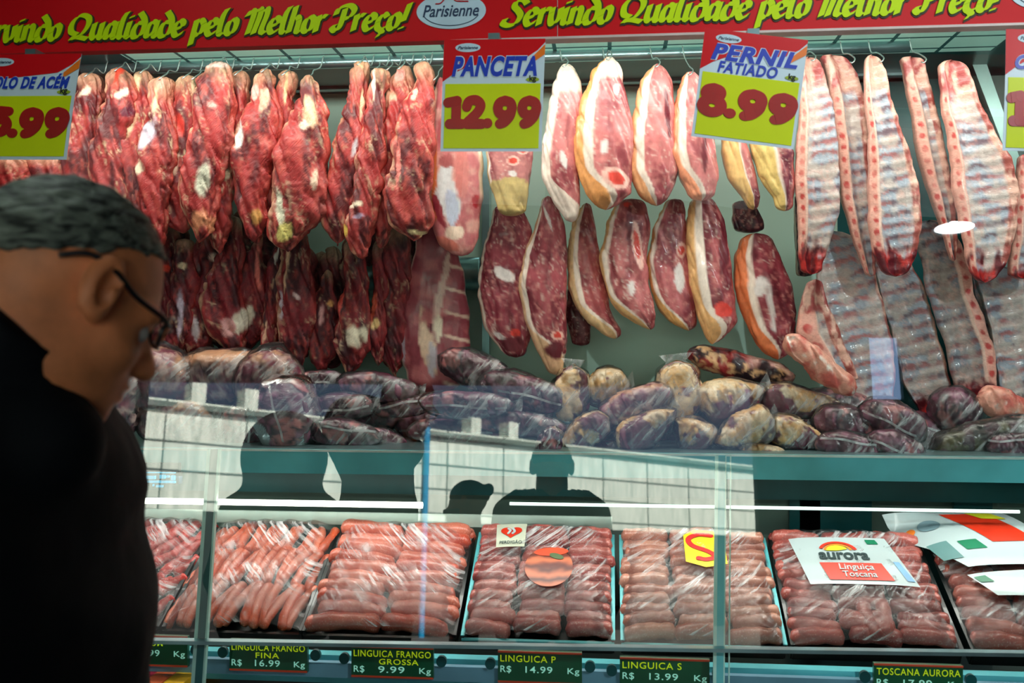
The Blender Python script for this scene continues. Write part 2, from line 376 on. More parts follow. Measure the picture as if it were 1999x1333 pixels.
# ------------------------------------------------------------------ room shell
def struct(name, B, mat): o = B.build(name, mat); o['kind'] = 'structure'; return o
M['room'] = solid('shop_wall_paint', (48, 56, 58), .7)
M['floor'] = solid('shop_floor_tile', (88, 84, 80), .45, var=.2)
X0, X1, YB, YF, ZC = -4.2, 4.0, -2.5, 3.65, 3.0
struct('floor', MB().box(-12, 12, -22, YF+.1, -.1, 0), M['floor'])
struct('ceiling', MB().box(X0-.1, X1+.1, YB-.1, YF+.1, ZC, ZC+.1), M['room'])
struct('wall_left', MB().box(X0-.1, X0, YB, YF, 0, ZC), M['room'])
struct('wall_right', MB().box(X1, X1+.1, YB, YF, 0, ZC), M['room'])
struct('wall_back', MB().box(X0-.1, X1+.1, YF, YF+.1, 0, ZC), M['room'])
OX0 = 0
# street side wall with the wide opening and a small high window
def mir(px, py, ax, v): p, d = mirror(px, py); return p+d*((v-p[ax])/d[ax])
B = MB(); OX0, OX1, OZ = float(mir(268, 900, 1, YB)[0]), float(mir(1478, 950, 1, YB)[0]), float(mir(420, 742, 1, YB)[2])
B.box(X0, OX0, YB-.1, YB, 0, ZC); B.box(OX0, OX1, YB-.1, YB, OZ, ZC)
q_ = mir(1730, 720, 1, YB); wx0, wx1, wz0, wz1 = q_[0]-.11, q_[0]+.11, q_[2]-.22, q_[2]+.24
B.box(OX1, wx0, YB-.1, YB, 0, ZC); B.box(wx1, X1, YB-.1, YB, 0, ZC); B.box(wx0, wx1, YB-.1, YB, 0, wz0); B.box(wx0, wx1, YB-.1, YB, wz1, ZC)
struct('wall_front', B, M['room'])
o = struct('window_1', MB().box(wx0, wx1, YB-.06, YB-.05, wz0, wz1), solid('frosted_lit_pane', (170, 205, 255), .5, emit=3.0, var=0))

# facade across the street
FA, FB = np.array([-8.6, -7.3]), np.array([8.3, -20.6]); fd = (FB-FA)/np.linalg.norm(FB-FA); fn = np.array([-fd[1], fd[0]])
def fpt(s, z, out=0): p = FA+fd*s+fn*out; return (p[0], p[1], z)
def fbox(B, s0, s1, z0, z1, o0, o1, m=0): return B.hexa([fpt(s, z, o) for s in (s0, s1) for o in (o0, o1) for z in (z0, z1)], m)
def fhit(px, py):
    p, d = mirror(px, py); den = d[0]*fn[0]+d[1]*fn[1]; t = ((FA-p[:2])@fn)/den; q = p+d*t; return float((q[:2]-FA)@fd), q[2]
mf, nt, b = new_mat('weathered_facade')
tc = N(nt, 'ShaderNodeTexCoord'); mp = N(nt, 'ShaderNodeMapping'); mp.inputs['Scale'].default_value = (2.5, 2.5, .3); nt.links.new(tc.outputs['Object'], mp.inputs['Vector'])
no = N(nt, 'ShaderNodeTexNoise', i_Scale=6.0, i_Detail=8.0, i_Roughness=.7); nt.links.new(mp.outputs[0], no.inputs['Vector'])
cr = N(nt, 'ShaderNodeValToRGB'); e = cr.color_ramp.elements; e[0].position = .38; e[0].color = (.52, .60, .53, 1); e[1].position = .65; e[1].color = (.86, .92, .82, 1)
nt.links.new(no.outputs['Fac'], cr.inputs[0]); nt.links.new(cr.outputs[0], b.inputs['Base Color']); b.inputs['Roughness'].default_value = .8
M['joint'] = solid('facade_joint', (104, 120, 114), .8)
ft = empty('building', fpt(7.5, 0), 'weathered pale wall across the street, mirrored in the glass', 'building')
LEN = float(np.linalg.norm(FB-FA)); HT = fhit(620, 812)[1]
B = MB(); fbox(B, 0, LEN, 0, HT, -.3, 0); B.build('wall', mf, ft)
for px_ in (386, 490, 930, 1003): s_, z_ = fhit(px_, 800); B = MB(); fbox(B, s_-.11, s_+.11, HT, HT+.30, -.3, 0); B.build('merlon', mf, ft)
B = MB(); fbox(B, 0, LEN, 0, fhit(1100, 1030)[1], 0, .05); B.build('dark_ground_floor', M['dark'], ft)
B = MB()
for z in np.arange(.35, HT, .42): fbox(B, 0, LEN, z, z+.022, 0, .012)
for k, s in enumerate(np.arange(.5, LEN, 1.25)): fbox(B, s, s+.025, 0, HT, 0, .012)
fbox(B, 0, LEN, HT-.12, HT-.04, 0, .06)
B.build('joint', M['joint'], ft)
s_, z_ = fhit(826, 950)
B = MB(); B.tube([fpt(s_, 0, .08), fpt(s_, HT, .08)], .05); B.build('drainpipe', solid('blue_pipe', (20, 140, 190), .5), ft)

# shop ceiling lamp mirrored at the right of the glass
lq = mir(1862, 436, 2, ZC); LX, LY = float(lq[0]), float(lq[1])
t = empty('ceiling_lamp', (LX, LY, ZC), 'round white ceiling lamp, mirrored as an oval on the right ribs', 'lamp')
B = MB(); a = ell_pts(LX, LY, .12, .12, 32)
B.add([(x, y, ZC) for x, y in a]+[(x, y, ZC-.03) for x, y in a], [(i, (i+1) % 32, 32+(i+1) % 32, 32+i) for i in range(32)]); B.build('rim', M['steel'], t)
a = ell_pts(LX, LY, .105, .105, 32)
B = MB(); B.add([(x, y, ZC-.026) for x, y in a], [tuple(range(32))]); B.build('diffuser', solid('lamp_diffuser', (245, 252, 255), .4, emit=14, var=0), t)

# ------------------------------------------------------------------ the refrigerated display counter
XL, XR = -2.0, 1.62
case = empty('display_counter', (0, 2.9, 0), 'long glass fronted butcher counter holding all the meat', 'counter')
zs = float(at(1190, 884, 2.62)[2])           # shelf top
B = MB(); B.box(XL-.3, .745, 3.36, 3.40, zs-.3, 2.52); B.build('back_panel', M['wall_pale'], case)
B = MB(); B.box(.745, 2.3, 3.36, 3.40, zs-.3, 2.5); B.build('back_panel', M['dark_teal'], case)
# tiled ceiling panel, its glow added to brighten the meat from above
mt, nt, b = new_mat('glowing_ceiling_tile'); tc = N(nt, 'ShaderNodeTexCoord')
br = N(nt, 'ShaderNodeTexBrick', i_Scale=1.0); br.offset = 0; br.inputs['Brick Width'].default_value = .16; br.inputs['Row Height'].default_value = .11; br.inputs['Mortar Size'].default_value = .006
br.inputs['Color1'].default_value = (*lin((176, 224, 206)), 1); br.inputs['Color2'].default_value = (*lin((160, 212, 196)), 1); br.inputs['Mortar'].default_value = (*lin((40, 84, 80)), 1)
nt.links.new(tc.outputs['Object'], br.inputs['Vector']); nt.links.new(br.outputs[0], b.inputs['Base Color']); nt.links.new(br.outputs[0], b.inputs['Emission Color']); b.inputs['Emission Strength'].default_value = .25
B = MB(); B.box(-1.45, 1.12, 2.36, 3.05, 2.455, 2.47); B.build('ceiling_panel', mt, case)
B = MB(); B.box(XL-.3, 2.2, 3.05, 3.36, 2.455, 2.47); B.box(1.12, 2.2, 2.36, 3.05, 2.455, 2.47); B.box(XL-.3, -1.45, 2.36, 3.05, 2.455, 2.47); B.build('ceiling_panel', M['dark_teal'], case)
YR = 2.93; zr = float(at(700, 121, YR)[2])
def rail(x0, x1, y, z, r, mat, nm): return MB().tube([(x0, y, z), ((x0+x1)/2, y, z), (x1, y, z)], r, 20).build(nm, mat, case, smooth=True)
rail(-1.62, float(at(1775, 100, YR)[0]), YR, zr, .016, M['steel'], 'hanging_rail')
z2 = float(at(700, 162, 3.28)[2]); B = MB(); B.box(-1.7, 1.0, 3.27, 3.30, z2-.022, z2+.024); B.build('rail_beam', M['steel'], case)
z3 = float(at(925, 535, 3.30)[2]); rail(-1.7, float(at(938, 535, 3.3)[0]), 3.28, z3, .055, M['steel'], 'lower_rail')
x_ = float(at(948, 500, 3.3)[0]); B = MB(); B.box(x_-.012, x_+.012, 3.30, 3.35, zs, 2.43); B.build('upright', M['steel'], case)
# right end wall of the case
B = MB(); B.hexa([at(x+dx_, y, Y_) for (x, dx_) in ((0, 0), (1, 0)) for Y_ in (3.20, 3.23) for (x, y, dx_) in (((2010, 420, 0), (1872, 56, 0)) if x == 0 else ((2030, 420, 0), (1902, 56, 0)))]); B.build('end_brace', solid('pale_end_panel', (160, 200, 196), .3, .3), case)
B = MB(); q0, q1 = at(1885, 60, 3.3), at(2120, 60, 3.3); B.box(q0[0], q1[0], 3.28, 3.3, zs, 2.44); B.build('end_column', solid('grey_green_column', (78, 100, 96), .4, .2, var=.3), case)
# shelf and its parts
B = MB(); B.box(XL-.2, 2.25, 2.62, 3.36, zs-.02, zs); B.build('shelf', M['steel'], case)
zb = float(at(1190, 930, 2.62)[2])
B = MB(); B.box(XL-.2, 2.25, 2.60, 2.62, zb, zs+.002); B.build('shelf_fascia', M['teal_steel'], case)
B = MB(); B.box(XL-.2, 2.25, 2.597, 2.60, zs-.003, zs+.003); B.build('shelf_edge', solid('bright_edge', (215, 240, 236), .2, .3), case)
zt1 = float(at(1190, 995, 2.70)[2])
B = MB(); B.box(XL-.2, 2.25, 2.92, 2.94, zt1, zs-.02); B.build('recess_panel', M['dark_teal'], case)
B = MB(); xa, xb = float(at(215, 960, 2.68)[0]), float(at(825, 985, 2.68)[0]); zt = float(at(820, 986, 2.68)[2]); B.tube([(xa, 2.68, zt), (xb, 2.68, zt)], .0085, 12); B.build('tube_lamp', M['tube'], case, smooth=True)
B = MB(); xa2 = float(at(995, 985, 2.68)[0]); xb2 = float(at(1990, 990, 2.68)[0]); zt = float(at(1500, 991, 2.68)[2]); B.tube([(xa2, 2.68, zt), (xb2, 2.68, zt)], .0045, 12); B.build('tube_lamp', solid('dim_tube', (215, 240, 232), .3, emit=1.1, var=0), case, smooth=True)
za = float(at(700, 1024, 2.76)[2]); zc_ = float(at(700, 1000, 2.76)[2])
B = MB(); B.box(XL-.2, float(at(1195, 1000, 2.76)[0]), 2.755, 2.765, za, zc_); B.build('valance', M['band'], case)
B = MB(); B.box(XL-.2, 2.25, 3.02, 3.04, .7, zs-.02); B.build('lower_back_panel', M['lower_wall'], case)
B = MB()
for (a_, c_) in ((1540, 1700), (1560, 1600), (1860, 1935)):
    q0, q1 = at(a_, 1040, 3.01), at(c_, 1040, 3.01); B.box(float(q0[0]), float(q1[0]), 3.0, 3.015, .7, zs-.03)
B.build('dark_strip', M['dark_teal'], case)
# tray bed and front strip
zf = float(at(1190, 1266, 2.40)[2])
B = MB(); B.box(XL-.2, 2.25, 2.33, 3.03, zf-.10, zf-.06); B.build('tray_bed', M['black'], case)
B = MB(); B.box(XL-.2, 2.25, 2.30, 2.335, zf-.07, zf-.004); B.build('front_strip', M['teal_steel'], case)
B = MB(); B.hexa([(x, y, z) for x in (XL-.2, 2.25) for y in (PY0+KX*x-.012, PY0+KX*x+.012) for z in (zf+.060, zf+.068)]); B.build('glass_channel', M['steel'], case)
B = MB(); B.box(XL-.2, 2.25, 2.34, 3.3, 0, zf-.10); B.build('base_cabinet', M['dark'], case)
# posts in front of the trays
def post(px0, y0, px1, y1, w0, mats, nm, dy=.012):
    p0, p1 = pane_pt(px0, y0), pane_pt(px1, y1)
    for (o0, o1, m_) in mats:
        B = MB(); B.hexa([(q[0]+ (o0 if sx == 0 else o1)*w0, q[1]+.01+sy*dy, q[2]) for sx in (0, 1) for sy in (0, 1) for q in (p1, p0)])
        B.build(nm if m_ in ('dark_teal', 'teal_steel') else nm+'_edge', M[m_], case)
M['glass_edge'] = solid('glass_edge', (165, 215, 205), .2, .1)
post(413, 878, 380, 1360, .03, [(-.5, -.22, 'glass_edge'), (-.22, .36, 'dark_teal'), (.36, .5, 'glass_edge')], 'post')
post(1413, 890, 1409, 1360, .036, [(-.5, -.3, 'glass_edge'), (-.3, .12, 'teal_steel'), (.12, .2, 'glass_edge'), (.42, .5, 'glass_edge')], 'post', .006)
# the leaning front pane
B = MB(); zt_, zb_ = 2.36, zf+.070
xs = [XL-.2, float(pane_pt(398, 1000)[0]), float(pane_pt(1413, 1000)[0]), 1.75]
for i in range(3):
    B = MB(); B.add([(xs[i], pane_y(zb_, xs[i]), zb_), (xs[i+1], pane_y(zb_, xs[i+1]), zb_), (xs[i+1], pane_y(zt_, xs[i+1]), zt_), (xs[i], pane_y(zt_, xs[i]), zt_)], [(0, 1, 2, 3)])
    B.build('glass_pane', M['glass'], case)
# lit panel added in place of a street sign's reflection in the glass
tq = empty('sign_reflection', at(305, 945, 2.58), 'small blue glow under the shelf beside the man, in place of a mirrored sign', 'reflection')
B = MB(); q0, q1 = at(262, 945, 2.58), at(347, 905, 2.58); B.box(q0[0], q1[0], 2.585, 2.61, q0[2], q1[2]); B.build('glow_backing', solid('reflection_navy', (4, 32, 48), .3), tq)
B = MB(); mcy = solid('reflection_cyan', (40, 165, 205), .5, emit=.7, var=0)
for (a_, b_, c_, d_) in ((265, 915, 271, 928), (270, 922, 342, 923), (283, 929, 303, 935), (312, 927, 322, 934), (325, 928, 330, 932), (334, 928, 341, 937), (268, 939, 342, 942), (298, 945, 300, 949), (305, 947, 318, 951)):
    q0, q1 = at(a_, d_, 2.58), at(c_, b_, 2.58); B.box(q0[0], q1[0], 2.578, 2.585, q0[2], q1[2])
B.build('glow_marks', mcy, tq)

# ------------------------------------------------------------------ banner
YBN = 2.12
zb0 = float(at(1060, 73, YBN)[2]); zb1 = zb0+.152
xb0, xb1 = float(at(-120, 50, YBN)[0]), float(at(2150, 50, YBN)[0])+1.2
bt = empty('banner', ((xb0+xb1)/2, YBN, zb0), 'long red shop banner with lime script lettering above the counter', 'banner')
B = MB(); B.box(xb0, xb1, YBN, YBN+.03, zb0, zb1); B.build('board', M['banner'], bt)
B = MB(); B.box(float(at(880, 70, YBN)[0]), xb1, YBN-.004, YBN+.03, zb0-.005, zb0); B.box(float(at(1088, 40, YBN)[0]), float(at(1089, 40, YBN)[0]), YBN-.0015, YBN, zb0, zb1); B.build('edge_strip', M['banner_edge'], bt)
B = MB(); B.box(xb0, xb1, YBN-.02, YBN+.2, zb1, zb1+.25); B.build('canopy', M['dark'], bt)
TXT = 'Servindo Qualidade pelo Melhor Preco!'
p0, p1 = at(980, 50, YBN), at(1946, 30, YBN); tw = float(p1[0]-p0[0]); period = float(at(2046, 20, YBN)[0]-at(881, 20, YBN)[0])
zt0 = zb0+.026; sz = .034
for k in (0, 1):
    x0 = float(p0[0])-k*period
    V, F = nib_text(TXT, sz, tw)
    V2 = V+np.array([x0, YBN-.002, zt0]); mk('lettering', V2, F, M['lime'], bt, smooth=False)
    V, F = nib_text(TXT, sz, tw, grow=.055, depth=.001); mk('letter_outline', V+np.array([x0+.0015, YBN-.0004, zt0-.002]), F, M['letter_shadow'], bt, smooth=False)
def logo(cx, cz, rx, rz, y, parent, rot=0, small=False):
    V, F = flat_poly(ell_pts(cx, cz, rx, rz, 40, rot), y, .001); mk('logo', V, F, M['logo_blue'], parent, smooth=False)
    c, s = math.cos(rot), math.sin(rot)
    def place(V, yy): V = np.array(V, float); return np.stack([cx+V[:, 0]*c-V[:, 2]*s, np.full(len(V), yy)+V[:, 1], cz+V[:, 0]*s+V[:, 2]*c], 1)
    V, F = font_mesh('Parisienne', rz*.95, .0006, bold=.012, shear=.3, width=rx*1.62)
    V[:, 0] -= rx*.82; V[:, 2] -= rz*.30; o = mk('logo_text', place(V, y-.0016), F, M['navy'], parent, smooth=False)
    pts = catmull([(-.45*rx, .42*rz), (-.3*rx, .45*rz), (-.12*rx, .8*rz), (.02*rx, .82*rz), (.14*rx, .55*rz), (.5*rx, .5*rz)], 6)
    B = MB(); B.tube([(p[0], 0, p[1]) for p in pts], rz*.035, 5); mk('logo_roofline', place(np.concatenate(B.V), y-.0016), B.F, M['sign_red'] if not small else M['navy'], parent)
    if not small:
        pts = [(p[0], 0, p[1]) for p in ell_pts(0, -.02*rz, rx*.82, rz*.80, 40)][22:39]; B = MB(); B.tube(pts, rz*.025, 5); mk('logo_ring', place(np.concatenate(B.V), y-.0012), B.F, M['navy'], parent)
        V, F = font_mesh('casa de carnes', rz*.2, .0005, bold=.0, width=rx*.55); V[:, 0] += rx*.2; V[:, 2] += rz*.58; mk('logo_text', place(V, y-.0014), F, M['sign_red'], parent, smooth=False)
lz = float(at(881, 22, YBN)[2]); lx = float(at(881, 22, YBN)[0])
for k in (0, 1): logo(lx+k*period, lz, .0755, .0385, YBN-.001, bt)

# ------------------------------------------------------------------ price signs
YS = 2.085
def price_sign(tl, tr, bl, br, words, price, label, digit_r=.165, words2=None, wsz=.16, clip='steel'):
    """sign whose corners are seen at those pixels; local u across, v up"""
    C = [at(*p, YS) for p in (tl, tr, bl, br)]
    org = C[2]; U = C[3]-C[2]; W = C[0]-C[2]; wd = float(np.linalg.norm(U)); ht = float(np.linalg.norm(W)); U = U/wd; W = W/ht
    t = empty('price_sign', C[0]*.5+C[1]*.5, label, 'sign', 'price signs hanging at the counter glass')
    def pl(V, dy=0):
        V = np.asarray(V, float).reshape(-1, 3); bend = -.006*np.sin(np.clip(V[:, 2]/ht, 0, 1)*2.2+.3)
        return org+V[:, :1]*U+V[:, 2:3]*W+np.stack([0*bend, V[:, 1]+dy+bend, 0*bend], 1)
    def poly(pts, dy, mat, name, depth=.0006, nsub=1):
        V, F = flat_poly(pts, 0, depth); return mk(name, pl(V, dy), F, mat, t, smooth=False)
    def fill(u0, u1, v0, v1, dy, mat, name):   # gridded strip that follows the bend
        n = 14; vs = np.linspace(v0, v1, n); V = []
        for yy in (0, -.0008):
            for v in vs: V += [(u0, yy, v), (u1, yy, v)]
        F = [(2*i, 2*i+1, 2*i+3, 2*i+2) for i in range(n-1)]; F += [tuple(2*n+j for j in f) for f in F]
        return mk(name, pl(V, dy), F, mat, t, smooth=True)
    fill(0, wd, 0, ht, 0, M['sign_white'], 'card')
    m = wd*.03; split = ht*.60
    fill(m, wd-m, m, split, -.0012, M['yellow'], 'price_field')
    a = (0, .66*ht); poly([(0, ht), (0, split+.02*ht), (wd*.12, split+.10*ht), (wd*.25, split+.16*ht), (wd*.8, split+.22*ht), (wd*.93, split+.30*ht), (wd, split+.37*ht), (wd, ht)], -.0012, M['sign_red'], 'header')
    poly([(wd*.86, split+.22*ht), (wd, split+.35*ht), (wd, split+.26*ht), (wd*.86, split+.17*ht)], -.0016, M['orange'], 'stripe')
    V, F, L = fat_digits(price, 1, 1, digit_r); k = wd*.97/ (V[:, 0].max()-V[:, 0].min()); V[:, 0] = (V[:, 0]-V[:, 0].min())*k+wd*.015; V[:, 2] = V[:, 2]*ht*.27+ht*.215; V[:, 1] *= 1
    mk('price_digits', pl(V, -.0022), F, M['digit'], t, smooth=False)
    for bb, mt_, dy in ((.075, M['sign_white'], -.0018), (.045, M['blue'], -.0026)):
        V, F = font_mesh(words, wd*wsz*1.6, .0006, bold=bb, shear=.25, width=wd*.84, spacing=1.12); V[:, 0] += wd*.09; V[:, 2] += split+ht*(.075 if not words2 else .13); mk('lettering', pl(V, dy), F, mt_, t, smooth=False)
    if words2:
        V, F = font_mesh(words2, wd*.15, .0006, bold=.03, shear=.2, width=wd*.58, spacing=1.1); V[:, 0] += wd*.17; V[:, 2] += split+ht*.015; mk('lettering', pl(V, -.0024), F, M['blue'], t, smooth=False)
    poly(ell_pts(wd*.89, split+ht*.035, wd*.065, ht*.02, 20), -.0018, M['kg'], 'unit_badge')
    V, F = font_mesh('kg', wd*.075, .0005, bold=.03); V[:, 0] += wd*.855; V[:, 2] += split+ht*.024; mk('lettering', pl(V, -.0028), F, M['dark'], t, smooth=False)
    # small maker's oval
    cx, cz, rx, rz = wd*.24, ht*.925, wd*.125, ht*.04
    poly(ell_pts(cx, cz, rx, rz, 28), -.0018, M['logo_blue'], 'logo')
    V, F = font_mesh('Parisienne', rz*1.0, .0004, bold=.02, shear=.3, width=rx*1.6); V[:, 0] += cx-rx*.8; V[:, 2] += cz-rz*.35; mk('logo_text', pl(V, -.0028), F, M['navy'], t, smooth=False)
    B = MB(); c0 = C[0]*.5+C[1]*.5; B.box(c0[0]-.012, c0[0]+.012, YS-.004, YBN, c0[2]-.012, c0[2]+.012); B.build('clip', M['steel'], t)
    return t
price_sign((868, 79), (1062, 74), (860, 296), (1057, 296), 'PANCETA', '12.99', 'price sign reading PANCETA 12.99 hanging left of the pork legs')
price_sign((1376, 56), (1566, 80), (1349, 266), (1549, 292), 'PERNIL', '8.99', 'tilted price sign reading PERNIL FATIADO 8.99 in front of the pork', words2='FATIADO', wsz=.13)
price_sign((-40, 108), (163, 106), (-70, 312), (131, 312), 'MIOLO DE ACÉM', '15.99', 'price sign reading 15.99 above the head of the man', wsz=.09)
price_sign((1962, 58), (2160, 52), (1956, 294), (2155, 300), 'COSTELA', '18.99', 'price sign cut off by the right edge of the view', wsz=.12)

# ------------------------------------------------------------------ meat
M['beef'] = flesh('beef_flesh', .52, .10, 1.0, (75, 25, 10), .75)
M['pork'] = flesh('pork_flesh', .4, .22, .3, (34, 20, 12), .3, var=.16)
M['rib'] = flesh('rib_flesh', .42, .2, .45, (30, 30, 50), .1, var=.22)
M['packed'] = flesh('packed_offal', .4, 0, .3, (40, 40, 40), .5, film=.9, var=.25)
M['seam'] = film_mat('film_seam', (40, 40, 40), (0, 0, 0), .5, .3, .6, base=.3)
M['wrap'] = film_mat('pack_film', (40, 10, 6), (.0, .7, .0), .5, .50, .66, base=.03)
M['flap'] = film_mat('film_flap', (90, 30, 14), (0, .4, 0), .55, .4, .62, base=.16)

def loft(name, rows, Y, thick, colf, mat, nu=22, nv=60, disp=.004, dfreq=22, seed=0, back=8, T=None, ridge=None, parent=None, origin=None, round_end=.6, sharp=.62, jit=.025, fold=0.0, ks=14):
    """closed flesh body through rows (y, x_left, x_right) in photo pixels, standing at depth Y"""
    R = np.array(rows, float); t = np.linspace(0, 1, nv)**1.0
    ys = R[0, 0]+(R[-1, 0]-R[0, 0])*t
    k = max(2, nv//ks); ker = np.hanning(2*k+1); ker /= ker.sum()
    def interp(c):
        v = np.interp(ys, R[:, 0], R[:, c]); vp = np.concatenate([2*v[0]-v[k:0:-1], v, 2*v[-1]-v[-2:-k-2:-1]]); return np.convolve(vp, ker, 'valid')
    xl, xr = interp(1), interp(2)
    rg = np.random.RandomState(seed+7); ph = rg.rand(6)*6.3
    wv = xr-xl; L = abs(ys[-1]-ys[0])
    if sharp == .5 and ridge is not None: round_end = .3
    jl = (np.sin(ys*.035+ph[0])+np.sin(ys*.083+ph[1])*.5+np.sin(ys*.21+ph[4])*.15)*wv.mean()*jit; jr = (np.sin(ys*.03+ph[2])+np.sin(ys*.09+ph[3])*.5+np.sin(ys*.23+ph[5])*.15)*wv.mean()*jit
    xl = xl+jl; xr = xr+jr
    ed = np.minimum(abs(ys-ys[0]), abs(ys-ys[-1])); rr = np.clip(ed/(round_end*wv.mean()*.5+1e-6), 0, 1); sc = np.sqrt(1-(1-rr)**2)*.97+.03
    xc = (xl+xr)/2; hw = np.maximum((xr-xl)/2, .5)*sc
    th = thick*(hw/hw.max())**.6
    aF = np.linspace(0, math.pi, nu); aB = np.linspace(math.pi, 2*math.pi, back+2)[1:-1]; A = np.concatenate([aF, aB]); n = len(A)
    ca, sa = np.cos(A), np.sin(A); sx = -np.sign(ca)*np.abs(ca)**.85; sy = -np.sign(sa)*np.abs(sa)**sharp
    sy = np.where(sy > 0, sy*.7, sy)
    PX = xc[:, None]+hw[:, None]*sx[None]; PY = np.broadcast_to(ys[:, None], PX.shape); DY = th[:, None]*sy[None]
    U = np.clip((sx+1)/2, 0, 1)[None]*np.ones((nv, 1)); TT = t[:, None]*np.ones((1, n))
    if T is not None: QX, QY = T(PX, PY)
    else: QX, QY = PX, PY
    P = at(QX, QY, Y)
    nx = sx[None]*np.ones((nv, 1)); 
    Nn = np.stack([nx, sy[None]*np.ones((nv, 1)), 0*nx], -1)
    f = fbm(P*dfreq*np.array([1, 1, .4])+seed*3.1, 4, seed)-.5
    f2 = np.abs(fbm(P*np.array([70, 70, 12.0])+seed, 2, seed+3)-.5)
    P = P+np.stack([0*DY, DY, 0*DY], -1)+Nn*((f*2*disp-f2*disp*1.1)*sc[:, None]**.5)[..., None]
    if fold:
        G = np.stack([P[..., 0]+.35*P[..., 2], P[..., 1], P[..., 2]], -1); r1 = 1-np.abs(2*fbm(G*np.array([34, 34, 4.0])+seed*1.7, 3, seed+20)-1); r2 = 1-np.abs(2*fbm(P*np.array([14, 14, 9.0])+seed, 2, seed+30)-1)
        P = P+Nn*((np.clip(r1, 0, 1)**4*-1.3+r2**2*.45+.3)*fold*sc[:, None]**.5)[..., None]
    if ridge is not None: P[..., 1] -= ridge(U, TT, QX, QY)*(DY < 0)
    C = colf(U, TT, QX, QY, P) if colf else np.ones(P.shape)*.5
    V = P.reshape(-1, 3); F = [tuple(q) for q in grid_faces(nv, n, True).tolist()]+[tuple(range(n))[::-1], tuple((nv-1)*n+j for j in range(n))]
    if origin is None and parent is None: origin = P[0].mean(0)
    return mk(name, V, F, mat, parent, cols=C.reshape(-1, 3), origin=origin)

FAT = lin((232, 205, 165)); CREAM = lin((236, 205, 120)); WHITE = lin((225, 205, 200))
def beef_col(base=(176, 58, 58), dark=(98, 22, 34), hi=(214, 104, 92), fat=.5, seed=0, patches=(), edge=.5, shade=0):
    b, d, h = lin(base), lin(dark), lin(hi)
    def f(U, T, PX, PY, P):
        n1 = fbm(P*np.array([30, 30, 12.0])+seed, 4, seed); n2 = fbm(P*np.array([95, 95, 30.0])+seed, 3, seed+5); n3 = fbm(P*np.array([48, 48, 16.0])+seed*2, 4, seed+9)
        c = mixc(b, d, sm(.43, .62, n1)); c = mixc(c, h, sm(.5, .72, n2)*.6)
        c = mixc(c, h, (1-sm(0, .10, np.minimum(U, 1-U)))*.5)
        # seams of fat and membrane
        e = 1-sm(.0, .045, np.abs(n3-.5)); c = mixc(c, FAT, e*fat*.8*sm(.48, .66, fbm(P*18+seed+4, 2, seed+2)))
        c = mixc(c, FAT, (1-sm(.0, .12, U+.25*(n1-.5)))*edge*sm(.45, .6, n3))
        c = mixc(c, FAT, (1-sm(0, .16, T+.2*(n1-.5)))*.45)
        for (cx, cy, rx, ry, an, cc) in patches:
            ca, sa = math.cos(math.radians(an)), math.sin(math.radians(an)); X = (PX-cx); Z = (PY-cy)
            r = np.sqrt(((X*ca+Z*sa)/rx)**2+((-X*sa+Z*ca)/ry)**2)+ (n3-.5)*1.6
            c = mixc(c, lin(cc)*(.8+.4*n2[..., None]), 1-sm(.6, 1.05, r))
        return c
    return f
TAN = lin((226, 168, 112))
def pork_col(skin=.16, fat=.13, tan=(226, 172, 122), meat=(206, 118, 118), deep=(150, 62, 72), seed=0, bone=(), curve=0, botskin=0, topfat=.0):
    m_, d_, tn = lin(meat), lin(deep), lin(tan); wf = lin((244, 222, 208))
    def f(U, T, PX, PY, P):
        n1 = fbm(P*np.array([26, 26, 14.0])+seed, 4, seed); n2 = fbm(P*90+seed, 3, seed+5); n3 = fbm(P*np.array([45, 45, 14.0])+seed, 3, seed+8)
        c = mixc(m_, d_, sm(.46, .66, n1)*.9); c = mixc(c, lin((226, 150, 142)), sm(.5, .75, n2)*.5)
        c = mixc(c, wf, (1-sm(.0, .022, np.abs(n3-.52)))*.45)
        c = mixc(c, d_*.8, sm(.50, .58, U)*(1-sm(.60, .72, U))*sm(.45, .6, n3)*sm(.15, .3, T)*.7)
        Ue = U+.03*(n1-.5)-curve*(2*T-1)**2; Te = 1-T
        sk = skin+botskin*sm(.72, .98, T)
        c = mixc(c, wf, 1-sm(sk+fat, sk+fat+.025, Ue)); c = mixc(c, wf, (1-sm(topfat, topfat+.05, T))*(topfat > 0))
        c = mixc(c, tn*(.82+.36*n2[..., None]), 1-sm(sk-.02, sk+.01, Ue))
        for (cx, cy, rx, ry, an, kind) in bone:
            ca, sa = math.cos(math.radians(an)), math.sin(math.radians(an)); X = (PX-cx); Z = (PY-cy)
            r = np.sqrt(((X*ca+Z*sa)/rx)**2+((-X*sa+Z*ca)/ry)**2)+(n2-.5)*.3
            if kind == 'bone': c = mixc(c, lin((246, 190, 178)), 1-sm(1.0, 1.15, r)); c = mixc(c, lin((226, 70, 58)), 1-sm(.6, .72, r))
            elif kind == 'red': c = mixc(c, lin((226, 66, 56)), 1-sm(.8, 1.0, r))
            elif kind == 'white': c = mixc(c, lin((236, 222, 220)), 1-sm(.7, 1.0, r+(n3-.5)*1.5))
            elif kind == 'dark': c = mixc(c, lin((110, 30, 44)), 1-sm(.7, 1.0, r+(n3-.5)))
            elif kind == 'tan': c = mixc(c, tn*(.8+.4*n2[..., None]), 1-sm(.9, 1.0, r))
        return c
    return f
def ordn(k): return ORD[k]
ORD = 'first second third fourth fifth sixth seventh eighth ninth tenth eleventh twelfth thirteenth fourteenth fifteenth sixteenth seventeenth eighteenth nineteenth twentieth twenty-first twenty-second twenty-third twenty-fourth twenty-fifth twenty-sixth twenty-seventh twenty-eighth'.split()
